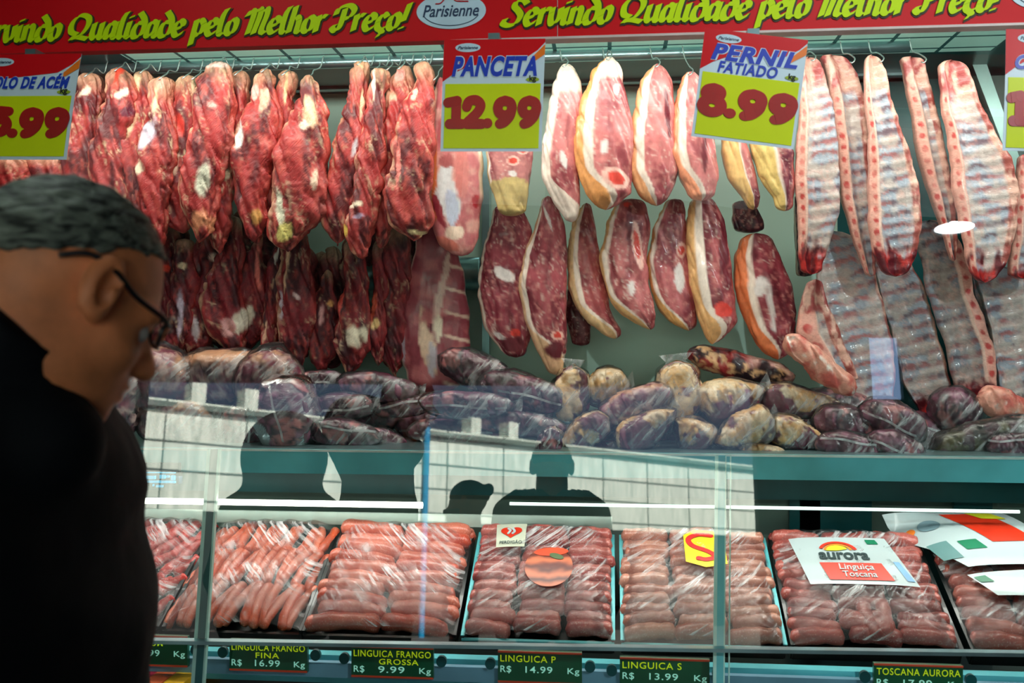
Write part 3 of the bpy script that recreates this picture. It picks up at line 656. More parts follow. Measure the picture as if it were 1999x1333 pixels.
def nth(k): return ['first', 'second', 'third', 'fourth', 'fifth', 'sixth', 'seventh', 'eighth', 'ninth', 'tenth', 'eleventh', 'twelfth', 'thirteenth', 'fourteenth', 'fifteenth', 'sixteenth'][k]

# upper row of beef cuts: rows, patches
Y1 = 2.86
def ragged(rows, k):
    rg = np.random.RandomState(k+50); y, a, b = rows[-1]; w_ = b-a; y0, a0, b0 = rows[-2]; c = a+w_*(.3+.4*rg.rand())
    rows = [(r[0], (r[1]+r[2])/2-(r[2]-r[1])*.58, (r[1]+r[2])/2+(r[2]-r[1])*.58) for r in rows]; a, b = rows[-1][1:]; w_ = b-a
    return rows[:-1]+[(y-.35*(y-y0)*.5, a+.12*w_, b-.12*w_), (y+6, c-w_*.16, c+w_*.16)]
UP = [
 ([(305,-20,50),(340,-15,58),(420,-10,60),(500,0,50)], [], 'pale beef cut at the left edge, just below the 15.99 sign', .0),
 ([(300,60,118),(340,55,120),(430,60,118),(520,70,110)], [], 'beef cut hanging right behind the crown of the man\'s head, below the 15.99 sign', .03),
 ([(143,165,196),(190,152,205),(250,138,198),(330,125,190),(420,120,180),(500,125,170)], [(175,185,18,8,-30,(236,214,190))], 'beef cut with its top right beside the edge of the 15.99 sign', .03),
 ([(132,218,242),(165,212,262),(210,208,270),(260,195,255),(330,180,245),(420,175,240),(490,180,230)], [(238,150,8,30,5,(232,70,48)),(248,190,16,9,-30,(240,222,205)),(258,225,14,14,0,(96,20,44))], 'beef cut with bright red strip and white fat flap at its top', 0),
 ([(138,268,298),(180,262,306),(240,245,300),(300,232,292),(380,225,290),(470,230,280)], [(275,170,8,28,10,(238,205,165)),(272,212,8,22,0,(240,212,170)),(268,250,10,24,20,(232,200,160))], 'narrow fat-streaked beef cut in the second gap from the 15.99 sign', .02),
 ([(150,302,340),(200,298,338),(260,285,344),(330,268,338),(410,268,330),(490,280,325)], [(322,165,10,14,0,(228,170,150)),(298,265,12,34,20,(206,190,205)),(310,200,7,34,8,(238,205,165)),(285,330,12,20,10,(228,205,175))], 'beef cut with lumpy pink top and silvery membrane down its left side', 0),
 ([(148,350,388),(200,345,388),(260,328,388),(330,318,384),(400,318,380),(450,325,372)], [(384,168,7,26,5,(238,208,168)),(362,250,12,20,0,(210,60,50)),(352,320,10,26,0,(222,190,165))], 'beef cut with pale tendon strip and red hollow, left of the tallest broad cut', .03),
 ([(120,418,450),(155,398,456),(210,388,455),(280,378,448),(340,362,438),(400,358,425),(468,372,412)], [(432,132,20,9,0,(232,196,186)),(425,212,12,8,0,(228,150,140)),(408,350,13,44,14,(226,222,200)),(400,432,26,26,0,(232,150,110))], 'tallest broad beef cut with pale orange tip at its bottom', -.02),
 ([(138,456,486),(190,452,484),(250,432,482),(310,412,470),(370,405,452),(440,410,448),(490,415,445)], [(460,165,4,26,0,(238,208,168)),(446,345,16,11,-50,(236,224,190)),(436,372,8,16,-30,(236,224,190))], 'beef cut with hooked knob of cream fat at its waist', .02),
 ([(134,508,534),(170,498,536),(230,480,548),(300,460,545),(350,458,530),(410,470,520),(470,480,515)], [(474,268,9,34,10,(228,226,224)),(503,182,12,14,0,(236,170,160)),(520,196,12,30,0,(236,176,150)),(508,425,12,14,0,(240,176,100))], 'beef cut with silver skin patch on its left edge, right of the cream fat knob', 0),
 ([(138,548,578),(190,546,576),(238,542,574),(300,530,568),(370,520,560),(450,522,555)], [(565,170,4,40,4,(236,196,150)),(552,300,4,34,0,(246,196,150))], 'slim beef cut with flat square shank end', .03),
 ([(146,596,616),(185,585,624),(240,565,632),(300,548,640),(370,540,638),(420,530,625),(486,532,582)], [(612,225,14,30,-10,(238,186,150)),(600,250,14,10,0,(242,210,190)),(625,350,8,30,10,(232,200,175)),(552,415,13,40,-5,(232,226,200)),(560,455,18,20,20,(240,222,130)),(540,440,8,18,0,(228,120,100))], 'beef cut ending in yellow and white fat, left of the bare wall gap', -.015),
 ([(120,692,722),(160,690,716),(210,682,718),(260,664,716),(320,650,708),(380,640,695),(440,635,682),(475,650,670)], [(708,128,12,12,0,(240,180,140)),(712,205,4,36,0,(244,196,160)),(700,290,6,26,12,(214,204,210))], 'beef cut just right of the bare wall gap, with its thin neck up', 0),
 ([(134,728,760),(180,724,752),(220,716,754),(280,705,748),(340,700,742),(400,688,738),(450,672,730),(500,690,722)], [(732,170,5,34,0,(240,214,196)),(700,402,16,6,-10,(236,216,190)),(705,425,14,6,-10,(190,170,200)),(668,452,14,14,0,(244,200,90))], 'beef cut with yellow fat knob low on its left, second right of the bare gap', -.02),
 ([(128,778,802),(170,762,804),(220,752,802),(290,735,795),(360,726,780),(430,728,765),(480,735,760)], [(785,150,12,12,0,(238,160,150)),(765,190,20,16,0,(244,180,150)),(735,330,4,60,5,(240,120,100))], 'dark beef cut between panceta slab and yellow fat knob', .015),
 ([(120,812,834),(165,806,850),(220,792,850),(280,775,846),(340,764,838),(400,760,838),(445,775,842),(465,790,830)], [(812,185,6,14,0,(244,190,170)),(780,340,4,70,2,(236,130,120)),(815,455,22,5,5,(238,214,160))], 'large dark beef cut directly left of the panceta slab', -.025),
]
for k, (rows, pt, lab, dy) in enumerate(UP):
    left = max(0, 1-k/10)
    wpx = max(r[2]-r[1] for r in rows)
    rows = ragged(rows, k); o = loft('beef_cut', rows, Y1+dy, .030+wpx*.0002, beef_col(base=(166, 42, 42), dark=(92, 14, 22), seed=k*13, patches=pt, fat=.5+.3*(k in (3,4,5,6)), hi=(206, 86, 74)), M['beef'], nu=34, nv=110, disp=.007, seed=k+1, jit=.05, fold=.011)
    meta(o, lab, 'meat', 'beef cuts hanging in the upper row')
# lower row and the second rank behind
LOW = [
 ([(470,322,350),(520,318,352),(580,310,348),(640,300,345),(690,300,335)], [(332,525,8,8,0,(235,70,50))], 'beef cut of the lower row closest to the man\'s forehead', 0),
 ([(500,345,378),(550,340,392),(600,335,382),(650,330,375),(692,328,360)], [(365,520,12,8,-20,(238,214,180)),(362,610,8,50,3,(188,176,196))], 'lower beef cut with long silver membrane, second from the man', -.02),
 ([(470,388,408),(520,378,430),(570,360,430),(620,352,425),(690,358,405)], [(430,500,16,10,-20,(228,196,180)),(393,640,7,26,0,(196,190,200))], 'lower beef cut under the pale orange tip', .0),
 ([(455,438,470),(500,425,478),(560,405,470),(620,398,472),(660,420,480),(690,432,478)], [(470,420,10,10,0,(220,160,150)),(480,628,14,26,25,(226,220,204)),(455,640,14,18,-20,(205,150,150))], 'broad lower beef cut with white fat triangle near its bottom', -.02),
 ([(480,496,512),(530,462,520),(580,450,522),(640,448,520),(690,440,500)], [(492,620,12,26,20,(226,220,204)),(510,530,4,50,-5,(228,120,110))], 'lower beef cut left of the slit of wall below the yellow fat end', .02),
 ([(488,538,560),(540,528,560),(600,518,548),(650,512,540),(695,508,532)], [(545,500,4,24,8,(226,226,220)),(522,650,5,24,5,(236,190,160))], 'thin lower beef cut hanging below the yellow fat end', .0),
 ([(480,560,604),(540,552,606),(600,545,612),(660,550,612),(718,570,600)], [(565,535,4,50,4,(236,196,160)),(588,580,5,10,-20,(240,214,214)),(554,600,4,30,0,(200,190,205))], 'smooth dark purple lower beef cut in the middle of the beef', -.02),
 ([(560,628,652),(600,618,660),(650,606,660),(700,606,650),(722,615,640)], [(650,592,7,8,0,(240,176,110)),(635,620,4,26,5,(214,160,160))], 'short lower beef cut below the narrow slits of wall', .0),
 ([(500,676,712),(560,672,716),(620,662,718),(680,662,722),(728,672,700)], [(700,655,20,26,30,(232,220,196)),(670,560,3,70,0,(228,90,80)),(672,728,6,10,0,(226,190,150))], 'lower beef cut with white fat patch near its bottom', -.015),
 ([(500,728,752),(560,734,756),(620,718,752),(660,712,754),(708,730,748)], [(738,632,10,12,0,(244,206,140)),(728,610,6,40,10,(226,96,70))], 'lower beef cut with pointed yellow fat spot, left of the pale belly slab', .01),
 ([(480,742,800),(560,750,800),(640,748,790),(700,750,790),(732,762,782)], [], 'dark ragged beef cut left of the large panceta slab, low', .03),
]
for k, (rows, pt, lab, dy) in enumerate(LOW):
    wpx = max(r[2]-r[1] for r in rows)
    rows = ragged([(rows[0][0]-34, rows[0][1]+4, rows[0][2]-4)]+list(rows), k+20); o = loft('beef_cut', rows, 2.99+dy, .03+wpx*.0002, beef_col(base=(124, 22, 36), dark=(66, 8, 24), hi=(176, 58, 54), seed=200+k*11, patches=pt, fat=.5), M['beef'], nu=32, nv=95, disp=.007, seed=40+k, jit=.05, fold=.011)
    meta(o, lab, 'meat', 'beef cuts hanging in the lower row')
BK = [(140,140,330),(200,160,360),(262,150,420),(330,250,430),(345,430,700),(410,260,480),(398,470,700),(442,400,690),(480,400,640),(515,360,560),(585,470,700),(630,490,660),(648,480,720),(690,450,720),(720,260,520),(752,240,470),(765,440,720),(795,330,560),(822,300,480),(250,360,690),(200,330,560)]
BK.sort()
for k, (cx, y0, y1) in enumerate(BK):
    wd = 52 if cx < 240 else 40
    rg = np.random.RandomState(k+90); rows = [(y, cx-wd*(.45+.5*math.sin(math.pi*i/5))*(.8+.3*rg.rand()), cx+wd*(.45+.5*math.sin(math.pi*i/5))*(.8+.3*rg.rand())) for i, y in enumerate(np.linspace(y0, y1, 6))]
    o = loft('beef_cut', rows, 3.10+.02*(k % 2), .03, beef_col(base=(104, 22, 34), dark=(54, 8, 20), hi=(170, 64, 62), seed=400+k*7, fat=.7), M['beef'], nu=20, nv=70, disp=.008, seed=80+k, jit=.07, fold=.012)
    meta(o, 'dark beef cut in the rank behind the red beef, '+ordn(k)+' from the left', 'meat', 'beef cuts in the rank behind')

# ---- panceta slabs
def belly_up(U, T, PX, PY, P):
    n1 = fbm(P*30, 4, 3); n2 = fbm(P*95, 3, 4); n3 = fbm(P*np.array([40, 40, 16.0]), 4, 5)
    c = mixc(lin((196, 104, 108)), lin((226, 160, 150)), sm(.4, .65, n1))
    def blob(cx, cy, rx, ry, an, cc, c, s=1.2):
        ca, sa = math.cos(math.radians(an)), math.sin(math.radians(an)); X = PX-cx; Z = PY-cy
        r = np.sqrt(((X*ca+Z*sa)/rx)**2+((-X*sa+Z*ca)/ry)**2)+(n3-.5)*s; return mixc(c, lin(cc)*(.85+.3*n2[..., None]), 1-sm(.8, 1.0, r))
    c = blob(838, 310, 16, 190, 2, (216, 160, 140), c); c = blob(852, 360, 7, 90, 0, (214, 110, 60), c)
    c = blob(876, 380, 22, 70, -6, (226, 222, 224), c); c = blob(884, 410, 14, 40, -6, (196, 200, 222), c, .8)
    c = blob(862, 420, 8, 34, -18, (150, 40, 56), c); c = blob(872, 318, 16, 14, 0, (178, 92, 92), c)
    c = blob(905, 340, 16, 50, 0, (212, 122, 116), c, .5); c = blob(890, 455, 22, 14, -10, (244, 212, 192), c); c = blob(932, 395, 8, 14, 0, (176, 40, 50), c, .6)
    c = blob(870, 478, 28, 14, 20, (206, 110, 96), c); c = mixc(c, lin((240, 208, 178)), sm(.93, .96, U)*(1-sm(.6, .75, T)))
    return c
o = loft('panceta', [(150,850,870),(200,842,905),(260,834,938),(320,829,943),(380,830,943),(430,840,940),(470,850,936),(500,872,930)], 2.90, .035, belly_up, M['pork'], nu=44, nv=110, disp=.007, seed=3)
meta(o, 'pork belly slab with white membrane hanging under the 12.99 sign', 'meat')
def belly_lo(U, T, PX, PY, P):
    n1 = fbm(P*24, 4, 13); n2 = fbm(P*95, 3, 14); n3 = fbm(P*np.array([40, 40, 14.0]), 4, 15)
    c = mixc(lin((146, 52, 68)), lin((188, 100, 104)), sm(.42, .66, n1))
    st = np.abs(((PY-.25*PX)/46) % 1-.5); c = mixc(c, lin((226, 188, 170)), (1-sm(.04, .10, st+.1*(n3-.5)))*sm(.62, .72, U))
    def blob(cx, cy, rx, ry, an, cc, c, s=1.2):
        ca, sa = math.cos(math.radians(an)), math.sin(math.radians(an)); X = PX-cx; Z = PY-cy
        r = np.sqrt(((X*ca+Z*sa)/rx)**2+((-X*sa+Z*ca)/ry)**2)+(n3-.5)*s; return mixc(c, lin(cc)*(.85+.3*n2[..., None]), 1-sm(.8, 1.0, r))
    c = blob(858, 640, 9, 28, 0, (236, 220, 196), c); c = blob(866, 560, 8, 70, 12, (214, 176, 164), c); c = blob(838, 672, 16, 60, -8, (232, 196, 168), c); c = blob(846, 700, 8, 40, 0, (200, 190, 200), c, .8)
    c = blob(786, 660, 6, 90, 0, (190, 176, 190), c, .8); c = blob(846, 640, 6, 12, 0, (120, 40, 60), c); c = mixc(c, lin((216, 180, 170)), 1-sm(.02, .05, U))
    return c
o = loft('panceta', [(430,822,862),(480,815,895),(530,800,908),(580,788,912),(640,782,914),(700,780,918),(750,796,905),(772,830,888)], 3.02, .03, belly_lo, M['pork'], nu=44, nv=100, disp=.006, seed=5)
meta(o, 'long pork belly slab with rib stripes standing down to the packed livers', 'meat')

# ---- pork leg slices
PK = [
 ([(286,945,1042),(340,952,1040),(380,965,1030),(422,976,1022)], dict(skin=.03,fat=.03,tan=(200,172,110),meat=(186,112,112),bone=[(1004,318,12,9,0,'bone'),(1022,298,10,8,0,'bone'),(1000,342,8,8,0,'white'),(995,395,60,48,0,'tan'),(985,325,20,26,0,'none')]), 'pork hock with two round cut bones hanging under the 12.99 sign', 0, .04),
 ([(124,1098,1118),(160,1083,1136),(220,1070,1140),(300,1056,1134),(350,1060,1130),(400,1082,1132),(434,1104,1126)], dict(skin=.10,fat=.14,tan=(232,212,200),botskin=.9,topfat=.16,bone=[(1102,318,7,18,-20,'white'),(1100,240,12,40,0,'none')]), 'pale pork leg slice directly right of the 12.99 sign', 0, .04),
 ([(110,1184,1200),(140,1154,1212),(200,1136,1226),(260,1122,1240),(300,1120,1236),(350,1130,1232),(378,1142,1232),(395,1154,1214),(410,1172,1196)], dict(skin=.16,fat=.14,tan=(234,160,96),botskin=.5,topfat=.12,bone=[(1204,178,8,12,0,'white'),(1182,290,8,16,20,'white'),(1202,352,26,18,25,'bone')]), 'largest pork leg slice with orange rind and a round red bone end', -.02, .045),
 ([(124,1276,1290),(160,1248,1310),(220,1236,1318),(280,1227,1324),(340,1228,1322),(380,1244,1306),(402,1270,1294)], dict(skin=.14,fat=.15,tan=(238,166,116),botskin=.25,bone=[(1302,230,5,60,-6,'dark'),(1272,362,12,10,0,'none')]), 'upper pork leg slice between the red bone end slice and the 8.99 sign', 0, .045),
 ([(140,1338,1358),(180,1322,1376),(240,1312,1388),(300,1310,1400),(350,1326,1404),(392,1350,1388)], dict(skin=.14,fat=.15,tan=(240,150,110),botskin=.35,bone=[(1372,300,8,40,0,'dark')]), 'upper pork leg slice half behind the left edge of the 8.99 sign', -.01, .045),
 ([(250,1408,1450),(300,1408,1462),(350,1420,1476),(385,1448,1484),(410,1462,1480)], dict(skin=.60,fat=.05,tan=(232,184,116),deep=(110,40,60)), 'tan pork hock under the middle of the 8.99 sign', .02, .04),
 ([(250,1462,1520),(300,1464,1552),(345,1480,1550),(385,1510,1550),(412,1518,1546)], dict(skin=.52,fat=.05,tan=(236,200,124),deep=(100,36,60)), 'yellowish pork hock under the right corner of the 8.99 sign', .0, .04),
 ([(398,968,1018),(450,952,1040),(520,938,1036),(580,934,1036),(640,945,1038),(698,988,1030)], dict(skin=.015,fat=.03,tan=(200,140,110),meat=(150,54,70),deep=(112,28,46),bone=[(985,535,22,12,30,'white'),(1008,650,12,8,0,'red'),(975,655,16,6,30,'white'),(1005,672,28,16,0,'dark')]), 'dark lower pork slice furthest left, over the packed livers', .0, .04),
 ([(382,1062,1078),(430,1046,1100),(500,1022,1108),(560,1016,1108),(620,1024,1106),(680,1046,1106),(732,1072,1098)], dict(skin=.06,fat=.08,tan=(236,190,150),meat=(168,74,84),deep=(118,34,50),botskin=1.2,bone=[(1090,655,12,9,0,'bone'),(1084,684,22,18,20,'dark'),(1075,440,4,30,-20,'white')]), 'long lower pork slice with pale pointed bottom, second from the left', -.02, .045),
 ([(396,1136,1152),(440,1118,1160),(500,1104,1172),(560,1108,1184),(600,1122,1190),(625,1140,1200),(645,1168,1212),(662,1190,1212)], dict(skin=.20,fat=.13,tan=(240,200,150),meat=(176,80,84),deep=(126,38,50),botskin=.5), 'lower pork slice with curled trotter end, left of the crescent slice', .01, .04),
 ([(388,1206,1258),(440,1182,1270),(500,1172,1262),(550,1178,1264),(590,1192,1276),(615,1212,1282),(632,1240,1282),(644,1262,1280)], dict(skin=.07,fat=.08,tan=(240,190,130),meat=(196,106,108),deep=(120,34,46),botskin=.35,bone=[(1225,402,9,6,0,'red'),(1244,480,9,44,-8,'bone'),(1228,440,9,46,0,'dark'),(1232,565,8,18,0,'white')]), 'crescent lower pork slice with a pink bone up its middle', -.01, .045),
 ([(388,1300,1334),(440,1276,1340),(510,1262,1346),(570,1270,1352),(605,1284,1356),(630,1308,1358),(646,1334,1354)], dict(skin=.07,fat=.08,tan=(238,178,110),meat=(192,100,104),deep=(126,40,56),botskin=.4,bone=[(1330,490,10,14,0,'bone'),(1325,540,10,30,0,'white')]), 'lower pork slice with bone knob at its right side, below the upper middle slice', .0, .045),
 ([(384,1352,1394),(430,1340,1412),(500,1338,1424),(560,1346,1434),(600,1358,1436),(628,1364,1440),(644,1370,1428),(672,1384,1396)], dict(skin=.20,fat=.18,tan=(238,180,120),meat=(180,84,88),deep=(112,28,44),botskin=.5,bone=[(1408,606,20,16,10,'red'),(1410,480,10,80,0,'dark')]), 'lower pork slice with a bright red bone ball near its pointed tip', -.025, .05),
 ([(455,1448,1500),(500,1434,1520),(560,1432,1544),(610,1442,1552),(650,1462,1550),(680,1484,1544),(702,1506,1530)], dict(skin=.22,fat=.10,tan=(240,130,80),meat=(150,52,66),deep=(100,24,40),botskin=.3,bone=[(1482,565,12,22,0,'white'),(1500,600,6,50,-8,'white')]), 'lower pork slice with orange rind nearest the ribs', .0, .05),
 ([(560,1106,1140),(620,1104,1152),(675,1120,1150)], dict(skin=.0,fat=.0,meat=(110,28,42),deep=(70,12,26)), 'small dark red meat scrap behind the curled trotter slice', .09, .02),
 ([(392,1430,1470),(430,1428,1492),(455,1436,1490)], dict(skin=.0,fat=.0,meat=(110,52,70),deep=(56,22,40)), 'dark meat knuckle joining hock and orange rind slice', .03, .03),
 ([(380,1552,1580),(450,1550,1590),(540,1556,1586)], dict(skin=.0,fat=.0,meat=(70,30,44),deep=(30,14,24)), 'dark strip of meat left of the first rib rack', .10, .03),
]
for k, (rows, kw, lab, dy, th) in enumerate(PK):
    low = rows[0][0] > 370
    o = loft('pork_slice', rows, (2.99 if low else 2.88)+dy, th, pork_col(seed=500+k*5, **kw), M['pork'], nu=40, nv=90, disp=.004, seed=120+k, sharp=.5, jit=.015, fold=.005, ks=30, round_end=.35)
    meta(o, lab, 'meat', 'pork legs hanging in slices')

# ---- rib racks
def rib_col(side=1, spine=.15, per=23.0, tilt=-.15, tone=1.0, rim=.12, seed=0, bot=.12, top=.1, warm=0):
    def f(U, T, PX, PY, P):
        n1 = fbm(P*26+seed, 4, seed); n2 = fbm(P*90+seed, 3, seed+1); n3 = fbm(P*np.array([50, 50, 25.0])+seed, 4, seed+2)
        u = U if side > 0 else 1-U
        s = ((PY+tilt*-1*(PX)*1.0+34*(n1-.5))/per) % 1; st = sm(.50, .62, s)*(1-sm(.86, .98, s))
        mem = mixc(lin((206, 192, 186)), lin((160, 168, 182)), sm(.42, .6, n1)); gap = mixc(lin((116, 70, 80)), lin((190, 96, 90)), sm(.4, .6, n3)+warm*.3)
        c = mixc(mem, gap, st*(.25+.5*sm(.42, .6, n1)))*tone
        c = mixc(c, lin((226, 170, 155)), (1-sm(.0, .06, np.abs(n3-.5)))*.35)
        # outer rim of meat
        rm = sm(1-rim-.03, 1-rim+.02, u+.05*(n3-.5)); c = mixc(c, mixc(lin((168, 84, 76)), lin((226, 176, 158)), sm(.45, .6, n3)), rm*(rim > 0))
        # sawn backbone with round marrow spots
        if spine > 0:
            sp = 1-sm(spine, spine+.03, u); q = ((PY+14*(n1-.5)+4*(n3-.5))/(per*1.02)) % 1; du = (u-spine*.5)/(spine*.3); dot = (1-sm(.6, 1.0, np.sqrt(du**2+((q-.5)/.30)**2)+(n3-.5)*.9))*(.5+.5*sm(.35, .6, n1))
            sc_ = mixc(lin((232, 168, 152)), lin((196, 66, 62)), dot); sc_ = mixc(sc_, lin((236, 206, 190)), (1-sm(.06, .12, np.abs(u-spine+.015)/max(spine, .01)))*.8); c = mixc(c, sc_, sp)
        c = mixc(c, mixc(lin((196, 44, 40)), lin((96, 16, 28)), sm(.38, .6, n3)), sm(1-bot, 1-bot+.06, T+.22*(n3-.5))*(bot > 0))
        c = mixc(c, mixc(lin((224, 176, 160)), lin((176, 84, 84)), sm(.42, .6, n3)), (1-sm(top, top+.06, T+.08*(n3-.5)))*(top > 0))
        return c
    def ridge(U, T, PX, PY):
        s = ((PY+tilt*-1*PX)/per) % 1; u = U if side > 0 else 1-U
        return .0024*np.sin(np.pi*np.clip(s/.6, 0, 1))*sm(spine, spine+.1, u)+.010*(1-sm(spine*.8, spine+.08, u))-.012*sm(spine, .5, u)*(1-sm(.5, .95, u))
    return f, ridge
RB = [
 ([(112,1560,1598),(160,1560,1612),(220,1558,1628),(300,1554,1640),(380,1552,1640),(450,1556,1628),(500,1560,1612),(536,1564,1604)], dict(spine=.22,rim=.0,bot=.15,seed=1), 'rib rack beside the right edge of the 8.99 sign, first of the upper racks', 0),
 ([(108,1596,1650),(150,1612,1676),(220,1622,1690),(300,1630,1700),(380,1640,1704),(450,1655,1708),(500,1672,1710),(540,1690,1712)], dict(spine=.32,rim=.22,bot=.0,top=.14,seed=2), 'rib rack with lumpy top crossing behind, second of the upper racks', .04),
 ([(108,1684,1714),(160,1685,1732),(220,1690,1750),(300,1692,1774),(380,1694,1794),(440,1694,1800),(490,1700,1790),(540,1728,1768)], dict(spine=.20,rim=.16,bot=.16,top=.12,seed=3), 'third upper rib rack with red raw bottom and brown right rim', -.02),
 ([(112,1756,1800),(180,1766,1818),(250,1780,1838),(320,1794,1852),(390,1814,1862),(440,1832,1866),(510,1856,1868)], dict(spine=.40,rim=.30,bot=.0,top=.12,seed=4), 'narrow upper rib rack seen edge on, fourth from the 8.99 sign', .03),
 ([(118,1828,1880),(170,1834,1900),(240,1842,1936),(310,1850,1972),(380,1862,1988),(440,1872,1986),(500,1882,1972),(552,1906,1936)], dict(spine=.16,rim=.18,bot=.12,top=.14,seed=5,tone=1.05), 'wide pale upper rib rack with red slash, fifth from the 8.99 sign', -.02),
 ([(300,1985,2040),(400,1978,2070),(480,1972,2060),(545,1960,2040)], dict(spine=.18,rim=.1,bot=.1,seed=6), 'upper rib rack cut off by the right edge of the view', .03),
]
for k, (rows, kw, lab, dy) in enumerate(RB):
    cf, rf = rib_col(**kw); o = loft('rib_rack', rows, 2.87+dy, .022, cf, M['rib'], nu=46, nv=120, disp=.005, seed=160+k, ridge=rf, sharp=.5)
    meta(o, lab, 'meat', 'rib racks of the upper row')
RL = [
 ([(450,1592,1650),(500,1592,1700),(560,1596,1716),(620,1606,1730),(680,1622,1742),(730,1645,1748),(780,1680,1746),(812,1700,1742)], dict(spine=.0,rim=.05,tilt=-.22,per=26,bot=.12,top=0,seed=11,warm=1), 'lower rib rack with red sawn corner, first from the pork', 0),
 ([(500,1700,1770),(560,1714,1802),(620,1730,1822),(680,1742,1840),(740,1760,1852),(790,1785,1862),(848,1806,1856)], dict(spine=.0,rim=.06,tilt=-.22,per=26,tone=.75,bot=.22,top=0,seed=12), 'lower rib rack ending in bright red raw meat over the purple packs', .03),
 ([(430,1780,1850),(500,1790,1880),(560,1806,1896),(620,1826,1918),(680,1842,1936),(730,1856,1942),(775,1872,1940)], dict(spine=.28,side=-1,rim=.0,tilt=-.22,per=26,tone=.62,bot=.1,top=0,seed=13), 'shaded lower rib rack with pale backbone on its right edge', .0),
 ([(520,1900,1990),(580,1912,2010),(640,1926,2030),(700,1940,2040),(760,1950,2050),(800,1960,2050)], dict(spine=.0,rim=.06,tilt=-.22,per=26,tone=.9,bot=.1,top=0,seed=14,warm=.6), 'lower rib rack at the right edge of the view', .03),
 ([(545,1580,1606),(600,1560,1618),(650,1552,1640),(700,1590,1660),(745,1625,1680)], dict(spine=.5,rim=.3,bot=.0,top=.3,per=34,seed=15), 'knobbly white and dark backbone piece right of the orange rind slice', -.06),
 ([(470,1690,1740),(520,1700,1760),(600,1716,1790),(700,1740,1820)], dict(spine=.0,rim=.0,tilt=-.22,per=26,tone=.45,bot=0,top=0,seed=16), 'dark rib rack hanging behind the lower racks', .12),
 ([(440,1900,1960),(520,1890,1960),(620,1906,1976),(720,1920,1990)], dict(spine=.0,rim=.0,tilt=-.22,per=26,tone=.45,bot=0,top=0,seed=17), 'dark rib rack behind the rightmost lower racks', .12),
]
for k, (rows, kw, lab, dy) in enumerate(RL):
    cf, rf = rib_col(**kw); o = loft('rib_rack', rows, 3.0+dy, .02, cf, M['rib'], nu=46, nv=110, disp=.005, seed=180+k, ridge=rf, sharp=.5)
    meta(o, lab, 'meat', 'rib racks of the lower row')

# ---- packed offal on the shelf: (cx, cy, length, height, angle, style, Y, label)
def pack_col(style, seed):
    def f(U, T, PX, PY, P):
        n1 = fbm(P*24+seed, 4, seed); n2 = fbm(P*90+seed, 3, seed+1); n3 = fbm(P*np.array([45, 45, 45.0])+seed, 4, seed+2)
        if style in ('heart', 'pale'):
            c = mixc(lin((110, 34, 62)), lin((66, 14, 38)), sm(.4, .6, n1)); k = .57 if style == 'heart' else .40
            f1 = sm(k, k+.08, n1+.35*(.5-U)+.1)
            c = mixc(c, mixc(lin((230, 206, 172)), lin((220, 172, 112)), sm(.42, .6, n3)), f1); c = mixc(c, lin((206, 90, 80)), (1-sm(0, .05, np.abs(f1-.5)))*.7)
        elif style == 'marble':
            c = mixc(lin((40, 14, 26)), lin((150, 36, 36)), sm(.45, .6, n1)); c = mixc(c, lin((224, 176, 130)), sm(.55, .66, n3)); c = mixc(c, lin((214, 170, 160)), sm(.5, .6, T)*sm(.45, .6, n1)*.8)
        elif style == 'bone':
            c = mixc(lin((226, 160, 140)), lin((204, 96, 86)), sm(.42, .6, n1)); c = mixc(c, lin((240, 232, 222)), sm(.56, .64, n3)*sm(.2, .4, U)*(1-sm(.6, .8, U)))
        elif style == 'veil':
            c = mixc(lin((140, 52, 80)), lin((70, 24, 56)), sm(.4, .6, n1)); c = mixc(c, lin((222, 186, 180)), sm(.5, .64, n3)*.9); c = mixc(c, lin((230, 170, 130)), (1-sm(.1, .35, U))*sm(.4, .6, n1))
        elif style == 'olive': c = mixc(lin((34, 28, 22)), lin((70, 66, 26)), sm(.45, .6, n1)); c = mixc(c, lin((60, 16, 32)), sm(.5, .6, n3))
        else:
            c = mixc(lin((96, 30, 56)), lin((44, 12, 36)), sm(.36, .6, n1)); c = mixc(c, lin((150, 92, 118)), sm(.54, .66, n3)*.8); c = mixc(c, lin((206, 120, 118)), sm(.6, .7, n1)*.7)
        return c
    return f
